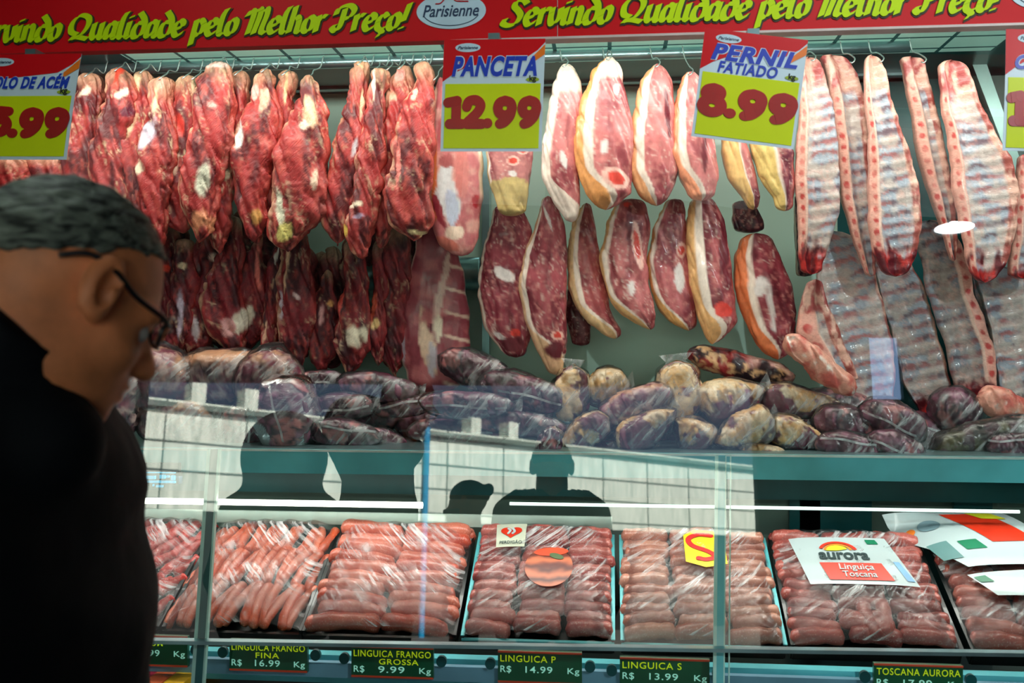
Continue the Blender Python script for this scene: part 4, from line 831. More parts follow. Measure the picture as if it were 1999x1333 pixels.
PKS = [(cx, cy, L, H, an, st, Y, lab) for (cx, cy, L, H, an, st, Y, lab) in [
 (620,744,104,46,-4,'liver',2.96,'dark packed liver at the left end of the top pack row'),
 (738,756,138,50,7,'liver',2.93,'frosted packed liver right of the top left liver, under the hanging beef'),
 (662,796,120,50,-6,'liver',2.86,'packed liver with torn corner, middle of the left liver stack'),
 (672,848,126,52,6,'liver',2.78,'packed liver lowest in the left stack, above the shelf edge'),
 (752,858,80,36,20,'liver',2.84,'small blackish pack right of the lowest left liver'),
 (928,722,132,62,22,'liver',2.96,'packed liver with clear seam leaning on the tall panceta slab'),
 (1022,766,158,66,13,'liver',2.90,'large packed liver under the second lower pork slice'),
 (800,792,120,34,-10,'liver',2.92,'thin flat packed liver in front of the tall panceta slab'),
 (912,790,160,48,3,'liver',2.82,'long packed liver with a straight clear film edge'),
 (1010,826,170,44,8,'liver',2.84,'long low packed liver behind the mirrored facade'),
 (900,842,180,50,0,'liver',2.88,'packed liver lying on the shelf behind the strongest reflection'),
 (1074,862,36,56,20,'liver',2.72,'little upright liver pack standing on the shelf edge'),
 (1114,771,62,104,5,'heart',2.92,'upright beef heart leftmost in the heart pile'),
 (1186,756,78,66,-8,'pale',2.94,'heart wrapped in whitish loose film with open corner'),
 (1240,792,134,64,-26,'veil',2.84,'slanting packed heart below the loose white film'),
 (1326,766,84,112,-6,'pale',2.90,'largest upright pale heart in the middle of the pile'),
 (1430,782,120,84,-18,'heart',2.88,'broad heart with a yellow fat cap right of the pale upright one'),
 (1140,846,100,56,-32,'heart',2.78,'heart pack with orange fat on the shelf left of the pointed one'),
 (1262,838,118,62,-34,'heart',2.76,'pointed heart pack with clipped film end pointing up'),
 (1352,846,76,66,40,'heart',2.78,'small heart with yellow side wedged low in the middle'),
 (1452,840,110,68,-22,'heart',2.76,'heart with cream fat lump above the shelf edge'),
 (1560,784,146,56,6,'heart',2.90,'long yellow and purple heart pack under the bone piece'),
 (1552,848,100,58,16,'heart',2.78,'heart pack nearest to the big purple packs'),
 (1488,880,80,26,10,'pale',2.73,'flat cream fatty pack just above the shelf edge'),
 (1212,876,110,30,0,'liver',2.80,'pack almost hidden by the reflection at the shelf edge'),
 (1666,832,140,62,12,'liver',2.82,'big smooth purple pack with blue band, left one of the pair'),
 (1742,822,122,66,26,'liver',2.80,'big smooth purple pack with blue band, right one of the pair'),
 (1664,872,128,50,8,'liver',2.74,'crumpled purple pack at the front below the blue banded pair'),
 (1748,872,104,50,20,'liver',2.73,'shiny crumpled purple pack at the right end of the front packs'),
 (1862,800,90,80,30,'liver',2.94,'dark pack beneath the shaded lower rib rack'),
 (1925,855,200,64,-12,'olive',2.80,'dark olive bag at the right end of the shelf'),
 (1985,870,110,50,0,'liver',2.76,'dark bag at the bottom right shelf corner'),
 (1960,790,110,60,24,'bone',2.90,'pinkish bony trimmings at the right end of the shelf'),
 (1446,714,216,56,14,'marble',3.0,'long dark marbled cut lying above the hearts'),
 (1600,712,176,56,40,'bone',2.84,'pale trimmed rib end with white bone tips lying over the hearts'),
 (232,765,78,190,6,'veil',2.78,'tall film wrapped piece just right of the man\'s chin'),
 (318,745,120,120,10,'veil',2.86,'veined film wrapped piece second right of the man'),
 (430,735,150,100,-5,'veil',2.90,'film wrapped cut with torn fat in the middle of the left packs'),
 (528,740,110,110,30,'veil',2.84,'wrapped cut with pale orange fat crest left of the livers'),
 (560,808,110,140,-14,'liver',2.78,'big purple wrapped cut standing left of the liver stack'),
 (478,836,80,90,0,'liver',2.84,'dark wrapped cut half lost in the reflection, left of the purple one'),
 (345,820,130,80,0,'veil',2.84,'wrapped cut behind the mirrored facade right of the man'),
 (425,825,90,80,0,'liver',2.90,'wrapped dark cut behind the mirrored facade, further right'),
 (700,812,170,60,4,'liver',3.02,'shadowed dark pack behind the left liver stack'),
 (860,830,180,60,-4,'liver',3.02,'shadowed dark pack behind the long low livers'),
 (1075,800,120,70,8,'liver',3.05,'shadowed dark pack behind the upright leftmost heart'),
 (1190,830,130,70,-8,'liver',3.02,'shadowed dark pack behind the slanting heart packs'),
 (1300,835,130,80,8,'liver',3.02,'shadowed dark pack under the largest upright heart'),
 (1400,850,120,70,-8,'liver',3.0,'shadowed dark pack under the yellow capped heart'),
 (1510,830,140,80,10,'liver',3.0,'shadowed dark pack between the heart packs and the long yellow one'),
 (1640,800,140,70,10,'liver',3.0,'shadowed dark pack behind the blue banded pair'),
 (1800,850,120,80,10,'liver',2.98,'shadowed dark pack right of the shiny crumpled one'),
]]
for k, (cx, cy, L, H, an, st, Y, lab) in enumerate(PKS):
    g0 = 1.0 if st in ('marble', 'bone') or Y > 3 or k in (0,) else 1.13
    L, H = L*g0, H*g0
    ca, sa = math.cos(math.radians(an)), math.sin(math.radians(an))
    t = empty('meat_pack', at(cx, cy, Y), lab, 'meat pack', 'wrapped offal piled on the shelf')
    # local frame: long axis along px when wide
    rg = np.random.RandomState(k+300)
    if L >= H:
        h = H/2; Lh = L/2
        rows = [(-Lh, -h*.25, h*.25), (-Lh*.8, -h*(.6+.2*rg.rand()), h*.7), (-Lh*.3, -h, h*(.85+.15*rg.rand())), (Lh*.2, -h*(.9+.1*rg.rand()), h), (Lh*.7, -h*.75, h*.7), (Lh, -h*.25, h*.3)]
        if st == 'heart': e_ = rg.choice([-1, 1]); rows = sorted([(e_*Lh*a_, -h*b_*(1+.15*rg.randn()*.5), h*b_) for a_, b_ in ((-1, .35), (-.8, .85), (-.35, 1.0), (.15, .9), (.6, .55), (1, .14))])
        def T(X, S, cx=cx, cy=cy, ca=ca, sa=sa): return cx+S*ca-X*sa, cy+S*sa+X*ca
    else:
        h = L/2; Lh = H/2
        rows = [(-Lh, -h*.3, h*.3), (-Lh*.8, -h*.7, h*.75), (-Lh*.3, -h, h*.95), (Lh*.3, -h*.95, h), (Lh*.8, -h*.75, h*.7), (Lh, -h*.3, h*.3)]
        def T(X, S, cx=cx, cy=cy, ca=ca, sa=sa): return cx+X*ca-S*sa, cy+X*sa+S*ca
    mpx = Y/FPX
    loft('meat', rows, Y, min(L, H)*.5*mpx*1.0, pack_col(st, k*3+1), M['packed'] if st not in ('marble', 'bone') else M['rib'], nu=26, nv=48, disp=.007, dfreq=20, seed=300+k, T=T, parent=t, sharp=.75, jit=.04, fold=.010)
    if st in ('marble', 'bone'): continue
    cx2, cy2 = cx, cy; g_ = 1.07
    loft('film_wrap', [(r[0]*g_, r[1]*g_*1.03, r[2]*g_*1.03) for r in rows], Y-.002, min(L, H)*.5*mpx*1.1, None, M['wrap'], nu=20, nv=30, disp=.007, dfreq=30, seed=700+k, T=T, parent=t, sharp=.75, jit=.04, fold=.006)
    if st == 'liver' and k % 4 != 1:
        Vs = []; x0_ = h*(-.35 if k % 2 else .15)
        for i in range(9):
            for x_ in (x0_-2.2, x0_+2.2): a_, b_ = T(np.array(x_+2*math.sin(i*1.1+k)), np.array(Lh*(-.9+.22*i))); Vs.append(at(a_, b_, Y-min(L, H)*.5*mpx*1.12*math.sqrt(max(.05, 1-(-.9+.22*i)**2*.8))))
        mk('film_seam', np.array(Vs), [(2*i, 2*i+1, 2*i+3, 2*i+2) for i in range(8)], M['seam'], t)
    # crimped film ends
    for e in ((-1, 1) if k % 3 == 0 else (1,)):
        Vs = []; nn = 8; 
        for i in range(5):
            for j in range(nn):
                s = e*(Lh*(.90+.075*i)); x = (j/(nn-1)-.5)*2*h*(.34+.09*i); a_, b_ = T(np.array(x), np.array(s)); p = at(a_, b_, Y-.003+.010*((j % 2)*(.4+.15*i))); Vs.append(p+np.array([0, -.004*i*rg.rand(), 0]))
        mk('film_flap', np.array(Vs).reshape(-1, 3), [tuple(f) for f in grid_faces(5, nn).tolist()], M['flap'], t)

# ---- hooks
hooks = [(178,145),(236,134),(285,138),(322,150),(368,148),(386,150),(430,124),(468,142),(520,136),(560,142),(606,150),(706,122),(737,134),(762,132),(785,130),(822,120),(852,152),(1105,126),(1190,112),(1284,126),(1348,142),(1586,114),(1662,118),(1718,116),(1800,118)]
for k, (hx, hy) in enumerate(hooks):
    Ym = 2.86; q = at(hx, hy+6, Ym); dx = (-.022 if hx > 900 else .028); zt_ = zr+.019
    top = np.array([q[0]+dx, YR, zt_]); pts = [(top[0]+dx*.2, YR+.022, zr-.004), (top[0]+dx*.1, YR+.018, zt_-.004), top, (top[0]-dx*.1, YR-.020, zt_-.004), (q[0]+dx*.6, YR-.026, zr-.02), (q[0]+dx*.1, 2.885, q[2]+.035), (q[0]+.006, 2.86, q[2]+.018), (q[0]+.004, 2.836, q[2]+.004), (q[0]-.004, 2.83, q[2]-.006), (q[0]-.008, 2.838, q[2]-.002)]
    B = MB(); B.tube(catmull(pts, 4), .0021, 6); o = B.build('meat_hook', M['wire'], smooth=True, origin=top)
    meta(o, 'thin wire hook on the steel rail, '+ordn(k)+' from the left', 'hook', 'wire hooks along the hanging rail')

# ------------------------------------------------------------------ sausage trays
YTF, YTB = 2.42, 2.76
zF = float(at(1190, 1250, YTF)[2]); zB = float(at(1190, 1048, YTB)[2])
slope = np.array([0, YTB-YTF, zB-zF]); SL = float(np.linalg.norm(slope)); sd = slope/SL; sn = np.array([0, -sd[2], sd[1]])
def tp(x, b, h=0.0):
    """point on the tilted tray bed: x world, b 0 front..1 back, h above"""
    return np.array([0, YTF, zF])+np.array([1.0, 0, 0])*x+slope*b+sn*h
def sausage_proto(L, r, bend, seed, pinch=.25):
    n, m = 12, 22; t = np.linspace(-1, 1, m); V = []
    rg = np.random.RandomState(seed); f = rg.rand(3)*6
    for ti in t:
        e = 1-abs(ti); rr = r*math.sqrt(max(0, 1-max(0, (abs(ti)-.80)/.20)**2))*(1+.06*math.sin(5*ti+f[0])+.05*math.sin(11*ti+f[1]))+.0008
        cx, cz = ti*L/2, bend*(1-ti*ti)*L*.5
        for j in range(n):
            a = 2*math.pi*j/n; V.append((cx, math.cos(a)*rr, cz+math.sin(a)*rr))
    # little twisted ends
    F = [tuple(q) for q in grid_faces(m, n, True).tolist()]+[tuple(range(n))[::-1], tuple((m-1)*n+j for j in range(n))]
    me = bpy.data.meshes.new('sausage'); me.from_pydata(V, [], F); me.polygons.foreach_set('use_smooth', np.ones(len(me.polygons), bool)); return me
def bx(px): return float(at(px, 1262, YTF)[0])
TR = [
 ('T1', 80, 312, (220, 40, 22), (196, 60, 56), 'small bright red sausage in the leftmost tray beside the man'),
 ('T2', 326, 588, (206, 80, 36), (214, 112, 80), 'thin orange sausage in the tray above the FINA price panel'),
 ('T3', 598, 888, (196, 78, 58), (214, 120, 98), 'thick orange pink sausage in the tray above the GROSSA price panel'),
 ('T4', 906, 1196, (156, 62, 60), (198, 112, 102), 'pink sausage in the tray above the LINGUICA P price panel'),
 ('T5', 1216, 1530, (170, 98, 78), (204, 146, 124), 'beige sausage in the tray with the yellow and red S label'),
 ('T6', 1546, 1872, (150, 58, 54), (194, 102, 92), 'dark pink sausage in the tray under the big white aurora label'),
 ('T7', 1896, 2240, (146, 60, 52), (186, 98, 80), 'dark pink sausage in the bags at the right edge of the view'),
]
TL = ['leftmost tray of small red sausages beside the man', 'black tray of thin orange sausages, second from the left', 'black tray of thick orange pink sausages, third from the left', 'black tray of pink sausages with the red heart tag', 'black tray of beige sausages behind the right glass joint', 'black tray of sausages under the aurora label', 'rightmost black tray under the printed sausage bags']
FL = ['cling film over the small red sausages', 'streaky cling film over the thin orange sausages', 'diagonally creased cling film over the thick orange sausages', 'cling film over the pink sausages with the heart tag', 'cling film over the beige sausages with the yellow label', 'cling film over the sausages with the aurora label', 'clear bag film over the sausages at the right edge']
M['film'] = film_mat('cling_film', (5, 6, 110), (0, -.50, 0), .8, .46, .64, base=.03)
M['film2'] = film_mat('cling_film_steep', (5, 6, 110), (0, .55, 0), .8, .46, .64, base=.03)
rs = random.Random(5)
def bulge(a, b): return .022*(1-(2*a-1)**4)*(1-(max(0, b-.82)/.3)**2)
for ti, (tn_, xa_, xb_, c1, c2, slab) in enumerate(TR):
    x0, x1 = bx(xa_), bx(xb_); W = x1-x0; sm_ = sausage_mat('sausage_skin', c1, c2)
    tray = empty('tray', tp((x0+x1)/2, 0, -.02), TL[ti], 'tray', 'black trays of sausages')
    # tray: bottom, rims
    B = MB()
    def q(x, b, h): return tp(x, b, h)
    def slabq(xa, xb, ba, bb, ha, hb): B.hexa([q(x, b, h) for x in (xa, xb) for b in (ba, bb) for h in (ha, hb)])
    slabq(x0, x1, -.02, 1.0, -.03, -.024); slabq(x0-.004, x0+.002, -.03, .98, -.03, .012); slabq(x1-.002, x1+.004, -.03, .98, -.03, .012); slabq(x0, x1, -.035, -.02, -.03, .004); slabq(x0, x1, .99, 1.0, -.03, .01)
    B.build('body', M['black'], tray)
    B = MB(); slabq(x0-.006, x0+.004, -.03, .98, .012, .015); slabq(x1-.004, x1+.006, -.03, .98, .012, .015); slabq(x0-.004, x1+.004, -.045, -.025, .002, .006); B.build('rim', M['teal_steel'] if ti in (3, 4) else M['black'], tray)
    items = []   # (x, b, ang, L, r, h)
    if ti == 1:
        for rowi, (b0, n, L) in enumerate(((.20, 13, .42), (.55, 13, .40), (.84, 12, .30))):
            for i in range(n): items.append((x0+W*(i+.5+rs.uniform(-.15, .15))/n, b0+rs.uniform(-.03, .03), 90+rs.uniform(-14, 10)-8, SL*L, .0128, rs.uniform(-.002, .006)+.004*rowi))
    elif ti == 0:
        for rowi, b0 in enumerate((.12, .34, .56, .74, .90)):
            for i in range(9): items.append((x0+W*(i+.5+rs.uniform(-.2, .2))/9, b0+rs.uniform(-.04, .04), 60+rs.uniform(-20, 20), .085, .0135, rs.uniform(0, .008)))
    else:
        ncol, nrow = {2: (2, 10), 3: (3, 11), 4: (3, 11), 5: (3, 11), 6: (3, 10)}[ti]
        for r_ in range(nrow):
            for c in range(ncol):
                b0 = (r_+.5)/nrow*1.0; off = (r_ % 2)*.0
                tilt = rs.uniform(-7, 7)+({2: -4, 3: -3, 4: 2, 5: -3, 6: -10}[ti])
                items.append((x0+W*(c+.5+rs.uniform(-.06, .06))/ncol, b0+rs.uniform(-.012, .012), tilt, W/ncol*rs.uniform(.93, 1.05), SL/nrow*.57, rs.uniform(-.003, .005)))
                if r_ in (nrow-1,) : items.append((x0+W*(c+.5)/ncol, b0-.02, tilt, W/ncol*1.0, SL/nrow*.55, .018))
        if ti == 5: items += [(x0+W*.50, .16, 96, .12, .016, .014), (x0+W*.585, .18, 84, .12, .016, .014)]
    protos = {}; cnt_ = [0]; seen_ = {}; rws = {0: 5, 1: 3, 2: 10}.get(ti, 11 if ti < 6 else 10); items.sort(key=lambda q: (int(q[1]*rws), q[0]))
    PLC = ['beside the man', 'above the FINA plate', 'above GROSSA', 'above LINGUICA P', 'above LINGUICA S', 'under the aurora label', 'at the right edge']
    first = {}
    for n_, (x, b, an, L, r, h) in enumerate(items):
        key = (rs.randrange(4), round(L*100), round(r*1000))
        if key not in protos: protos[key] = sausage_proto(L, r, rs.choice((.08, .14, -.08, .11)), len(protos)+ti*10); protos[key].materials.append(sm_)
        a_ = (x-x0)/W; p = tp(x, b, h+bulge(a_, b)-.008)
        o = bpy.data.objects.new('sausage', protos[key]); col.objects.link(o); o.location = Vector(p.tolist())
        ca, sa = math.cos(math.radians(an)), math.sin(math.radians(an)); ex = np.array([ca, 0, 0])+sd*sa; ez = -np.array([sa, 0, 0])+sd*ca
        ey = np.cross(ez, ex); Rm = Matrix((ex.tolist(), ey.tolist(), ez.tolist())).transposed(); o.rotation_euler = Rm.to_euler()
        cnt_[0] += 1; rown = int(b*rws)
        lab_ = slab.split(' in the ')[0]+' '+PLC[ti]+', '+('front row' if rown == 0 else ORD[rown]+' row from the front')
        seen_[lab_] = seen_.get(lab_, 0)+1; lab_ += ', '+ORD[seen_[lab_]-1]+' from left'
        meta(o, lab_, 'sausage', slab.replace('sausage', 'sausages', 1))
    # film
    nb, na = 34, 26; V = []
    for i in range(nb):
        b = -.03+1.06*i/(nb-1)
        for j in range(na):
            a = j/(na-1); h = .010+bulge(a, b)+.020*(1-abs(2*a-1)**8)*(1-max(0, (b-.94)/.12))*min(1, (b+.03)/.06)+.0035*math.sin(a*31+b*17)*math.sin(b*23)
            V.append(tp(x0+W*a, b, h+.004))
    o = mk('cling_film', np.array(V), [tuple(f) for f in grid_faces(nb, na).tolist()], M['film2'] if ti in (0, 1, 2) else M['film']); meta(o, FL[ti], 'film')
    TR[ti] = TR[ti]+(x0, W)

# ---- labels lying on the film
def on_tray(ti, a, b, h=0.0):
    x0, W = TR[ti][-2:]; bb = bulge(a, b); return tp(x0+W*a, b, .036+bb+h)
def tray_patch(ti, pts, name, mat, parent, h=0.0, n=12):
    """quad patch given by four (a,b) corners tl,tr,bl,br draped on the tray"""
    tl, tr, bl, br = [np.array(p) for p in pts]; V = []
    for i in range(n):
        for j in range(n):
            s, t = i/(n-1), j/(n-1); q = (tl*(1-t)+tr*t)*(1-s)+(bl*(1-t)+br*t)*s; V.append(on_tray(ti, q[0], q[1], h))
    return mk(name, np.array(V), [tuple(f) for f in grid_faces(n, n).tolist()], mat, parent, origin=None)
def tray_flat(ti, VF, a0, b0, name, mat, parent, h=.001, rot=0, sx=1, sy=1):
    """map flat verts (x, ., z) in metres around tray coordinate (a0,b0)"""
    V, F = VF; V = np.asarray(V, float).copy(); x0, W = TR[ti][-2:]; c, s = math.cos(rot), math.sin(rot)
    X = V[:, 0]*sx*c-V[:, 2]*sy*s; Z = V[:, 0]*sx*s+V[:, 2]*sy*c
    P = np.array([on_tray(ti, a0+x/W, b0+z/SL, h-y) for x, z, y in zip(X, Z, V[:, 1])])
    return mk(name, P, F, mat, parent, smooth=False)
M['label'] = solid('label_paper', (182, 200, 202), .4, var=.04, coat=.3)
M['label_red'] = solid('label_red', (214, 52, 26), .4)
M['label_dark'] = solid('label_dark_green', (20, 50, 52), .5)
M['arc_y'] = solid('arc_yellow', (214, 214, 40), .4); M['arc_o'] = solid('arc_orange', (238, 130, 40), .4)
M['label_green'] = solid('label_green', (20, 120, 84), .4)
# aurora label on tray 6
t = empty('product_label', on_tray(5, .42, .60), 'big white label reading aurora Linguica Toscana on the sausages', 'label')
tray_patch(5, [(.10, .86), (.74, .86), (.17, .40), (.86, .40)], 'card', M['label'], t)
def T6(VF, a, b, nm, mt, h=.002, sx=1, sy=1, rot=0): return tray_flat(5, VF, a, b, nm, mt, t, h, rot, sx, sy)
V, F = font_mesh('aurora', .052, .0006, bold=.03, width=.125); V[:, 0] -= .05; T6((V, F), .40, .635, 'lettering', M['label_dark'])
def arc(r0, r1, a0, a1, n=16):
    V = []; 
    for i in range(n):
        a = math.radians(a0+(a1-a0)*i/(n-1)); V += [(r0*math.cos(a)*1.35, 0, r0*math.sin(a)), (r1*math.cos(a)*1.35, 0, r1*math.sin(a))]
    return np.array(V, float), [(2*i, 2*i+1, 2*i+3, 2*i+2) for i in range(n-1)]
T6(arc(.0, .021, 20, 180), .40, .715, 'arc', M['arc_y'], .0026); T6(arc(.022, .027, 8, 175), .405, .715, 'arc', M['arc_o'], .0026); T6(arc(.029, .036, 8, 165), .405, .715, 'arc', M['label_red'], .0026)
tray_patch(5, [(.26, .60), (.66, .60), (.30, .435), (.71, .435)], 'red_panel', M['label_red'], t, .0015)
V, F = font_mesh('Linguiça', .03, .0005, bold=.01, width=.085); V[:, 0] -= .042; T6((V, F), .49, .532, 'lettering', M['label'], .003)
V, F = font_mesh('Toscana', .03, .0005, bold=.01, width=.083); V[:, 0] -= .042; T6((V, F), .50, .462, 'lettering', M['label'], .003)
tray_patch(5, [(.60, .835), (.67, .835), (.61, .79), (.685, .79)], 'green_mark', M['label_green'], t, .0015)
tray_patch(5, [(.74, .62), (.78, .62), (.79, .44), (.84, .44)], 'blue_mark', solid('pale_blue_print', (120, 170, 210), .4), t, .0015)
# red heart tag and round photo label on tray 4
t = empty('product_label', on_tray(3, .22, .80), 'small whitish tag with a red heart and white marks', 'label')
tray_patch(3, [(.13, .96), (.36, .96), (.15, .70), (.36, .70)], 'card', solid('tag_clear_paper', (200, 206, 186), .35, coat=.4), t)
hp = [(16*math.sin(a)**3, 13*math.cos(a)-5*math.cos(2*a)-2*math.cos(3*a)-math.cos(4*a)) for a in np.linspace(0, 2*math.pi, 40, endpoint=False)]
V, F = flat_poly([(p[0]*.0018, p[1]*.00165) for p in hp], 0, .0006); tray_flat(3, (V, F), .25, .855, 'heart', M['label_red'], t, .0015)
V, F = brush([[(-.3, .4), (-.1, .1), (-.25, -.3)], [(.1, .4), (.3, .0), (.15, -.3)]], .11, .03, .03, 0, .0006); tray_flat(3, (V, F), .25, .855, 'white_mark', M['label'], t, .003)
V, F = font_mesh('PERDIGÃO', .016, .0005, bold=.01, width=.06); V[:, 0] -= .03; tray_flat(3, (V, F), .255, .725, 'lettering', M['label_dark'], t, .003)
t = empty('product_label', on_tray(3, .54, .5), 'round photo sticker of grilled sausages on the pink sausages', 'label')
mg, nt, b = new_mat('grilled_print'); tc = N(nt, 'ShaderNodeTexCoord'); wv_ = N(nt, 'ShaderNodeTexWave', i_Scale=14.0, i_Distortion=5.0, i_Detail=2.0, bands_direction='Z'); nt.links.new(tc.outputs['Object'], wv_.inputs['Vector'])
cr = N(nt, 'ShaderNodeValToRGB'); e = cr.color_ramp.elements; e[0].color = (*lin((96, 26, 14)), 1); e[1].color = (*lin((206, 106, 66)), 1); nt.links.new(wv_.outputs['Fac'], cr.inputs[0]); nt.links.new(cr.outputs[0], b.inputs['Base Color']); b.inputs['Roughness'].default_value = .35
V, F = flat_poly(ell_pts(0, 0, .062, .075, 36), 0, .0005); tray_flat(3, (V, F), .55, .50, 'print', mg, t)
V, F = flat_poly(ell_pts(0, 0, .045, .016, 24, .1), 0, .0005); tray_flat(3, (V, F), .56, .645, 'red_cap', solid('print_tomato', (226, 74, 34), .4), t, .002)
V, F = flat_poly(ell_pts(0, 0, .02, .010, 20, -.4), 0, .0005); tray_flat(3, (V, F), .60, .60, 'green_leaf', solid('print_leaf', (70, 96, 50), .5), t, .0026)
# yellow S label
t = empty('product_label', on_tray(4, .55, .7), 'yellow label with a big red S on the beige sausages', 'label')
V, F = flat_poly([(-.05, -.055), (.0, -.075), (.055, -.06), (.055, .05), (.03, .07), (-.02, .075), (-.05, .05)], 0, .0005); tray_flat(4, (V, F), .56, .72, 'card', solid('label_yellow', (238, 228, 30), .4, coat=.3), t)
V, F = brush([[(.75, .95), (.35, .98), (.05, .80), (.15, .55), (.6, .35), (.8, .15), (.55, .05), (.3, .08)]], .085, .085, .105, 0, .0006); V[:, 0] -= .042; V[:, 2] -= .055; tray_flat(4, (V, F), .56, .73, 'letter_s', solid('label_scarlet', (226, 40, 34), .4), t, .002)
# printed bags on tray 7
t = empty('sausage_bag', on_tray(6, .2, .8), 'white printed bag with orange band lying on the rightmost sausages', 'bag')
tray_patch(6, [(-.28, 1.12), (.55, 1.22), (.12, .55), (.75, .58)], 'print', M['label'], t, .02)
tray_patch(6, [(.10, 1.13), (.40, 1.17), (.34, .78), (.62, .80)], 'orange_band', M['label_red'], t, .0215)
tray_patch(6, [(.28, 1.16), (.45, 1.17), (.36, 1.06), (.52, 1.06)], 'yellow_mark', M['arc_y'], t, .023)
tray_patch(6, [(.12, .80), (.24, .81), (.16, .71), (.29, .72)], 'green_mark', M['label_green'], t, .0215)
tray_patch(6, [(-.06, .82), (.06, .82), (.0, .64), (.12, .64)], 'grey_mark', solid('label_grey_green', (96, 140, 140), .5), t, .0215)
V, F = flat_poly(ell_pts(0, 0, .028, .02, 24), 0, .0005); tray_flat(6, (V, F), .0, 1.0, 'stamp', solid('label_steel_grey', (120, 150, 160), .5), t, .0225)
V, F = flat_poly(ell_pts(0, 0, .012, .010, 16), 0, .0005); tray_flat(6, (V, F), -.12, .98, 'orange_dot', M['arc_o'], t, .0225)
t = empty('sausage_bag', on_tray(6, .3, .4), 'second white bag with small green mark below the first', 'bag')
tray_patch(6, [(.10, .50), (.60, .55), (.22, .30), (.70, .30)], 'print', M['label'], t, .012); tray_patch(6, [(.13, .47), (.20, .48), (.16, .42), (.24, .42)], 'green_mark', M['label_green'], t, .0135)

# ---- price panels on the front strip
M['pp'] = solid('price_panel_green', (8, 84, 52), .35, coat=.3); M['pp_edge'] = solid('price_panel_red_line', (170, 60, 30), .45, emit=.1)
M['pp_y'] = solid('panel_yellow_green', (176, 206, 20), .5, emit=.45, var=0); M['pp_w'] = solid('panel_pale_teal', (150, 220, 200), .5, emit=.4, var=0)
PP = [(212, 366, 1240, 'LABO DEFUM', None, '37.99', 'price panel reading 37.99 beside the man'),
      (448, 600, 1250, 'LINGUICA FRANGO', 'FINA', '16.99', 'price panel reading LINGUICA FRANGO FINA 16.99'),
      (686, 846, 1262, 'LINGUICA FRANGO', 'GROSSA', '9.99', 'price panel reading LINGUICA FRANGO GROSSA 9.99'),
      (972, 1136, 1272, 'LINGUICA P', None, '14.99', 'price panel reading LINGUICA P 14.99'),
      (1210, 1385, 1285, 'LINGUICA S', None, '13.99', 'price panel reading LINGUICA S 13.99'),
      (1706, 1880, 1297, 'TOSCANA AURORA', None, '17.99', 'price panel reading TOSCANA AURORA at the bottom right')]
YP = 2.25
for (a_, c_, y_, l1, l1b, pr, lab) in PP:
    p = at(a_, y_, YP); q_ = at(c_, y_, YP); wd = float(q_[0]-p[0]); hp_ = .072; z1 = float((p[2]+q_[2])/2); x0 = float(p[0])
    t = empty('price_plate', (x0+wd/2, YP, z1-hp_), lab, 'price panel', 'green price panels under the trays')
    B = MB(); B.box(x0, x0+wd, YP, YP+.012, z1-hp_, z1); B.build('panel', M['pp'], t)
    B = MB(); B.box(x0, x0+wd, YP-.002, YP, z1-.004, z1); B.box(x0, x0+wd, YP-.002, YP, z1-hp_, z1-hp_+.004); B.build('red_line', M['pp_edge'], t)
    def put(txt, mat, u, z, s, width=None, bold=.004):
        V, F = font_mesh(txt, s, .0006, bold=bold, width=width, spacing=1.1); mk('lettering', V+np.array([x0+u, YP-.0012, z]), F, mat, t, smooth=False)
    put(l1, M['pp_y'], wd*.03, z1-.024, .021, wd*.94 if len(l1) > 11 else wd*.66)
    zz = z1-.048
    if l1b: put(l1b, M['pp_y'], wd*.34, z1-.041, .018, wd*(.3 if len(l1b) < 5 else .48)); zz = z1-.060
    put('R$', M['pp_w'], wd*.03, zz, .021, wd*.13); put(pr, M['pp_w'], wd*.33, zz, .021, wd*.32); put('Kg', M['pp_w'], wd*.83, zz, .019, wd*.14)
    for sx_ in (-1, 1):
        if sx_ < 0 and a_ < 300: continue
        xx = x0+(-.018 if sx_ < 0 else wd+.018); B = MB(); V, F = flat_poly(ell_pts(0, 0, .012, .013, 20), 0, .01); B.add(np.array(V)+np.array([xx, YP+.012, z1-.032]), F); B.build('mount_knob', M['dark_teal'], t)
B = MB(); B.box(XL-.2, 2.25, YP+.012, YP+.03, zf-.044, zf-.010); B.build('price_rail', solid('pale_blue_steel', (112, 168, 190), .3, .4, var=.3, scale=4), case)
# coloured packets at the very bottom left
for k, (a_, c_, cc, lab) in enumerate(((255, 292, (214, 40, 80), 'red packet edge at the bottom beside the man'), (292, 330, (232, 110, 60), 'orange packet edge at the bottom left'), (332, 372, (238, 190, 40), 'yellow packet edge at the bottom left beside the dark post'))):
    p = at(a_, 1322, 2.25); q_ = at(c_, 1322, 2.25); B = MB(); B.box(float(p[0]), float(q_[0])-.003, 2.21, 2.33, float(p[2])-.12, float(p[2])); o = B.build('packet', solid('packet_colour', cc, .4)); meta(o, lab, 'packet', 'packets under the price panels')

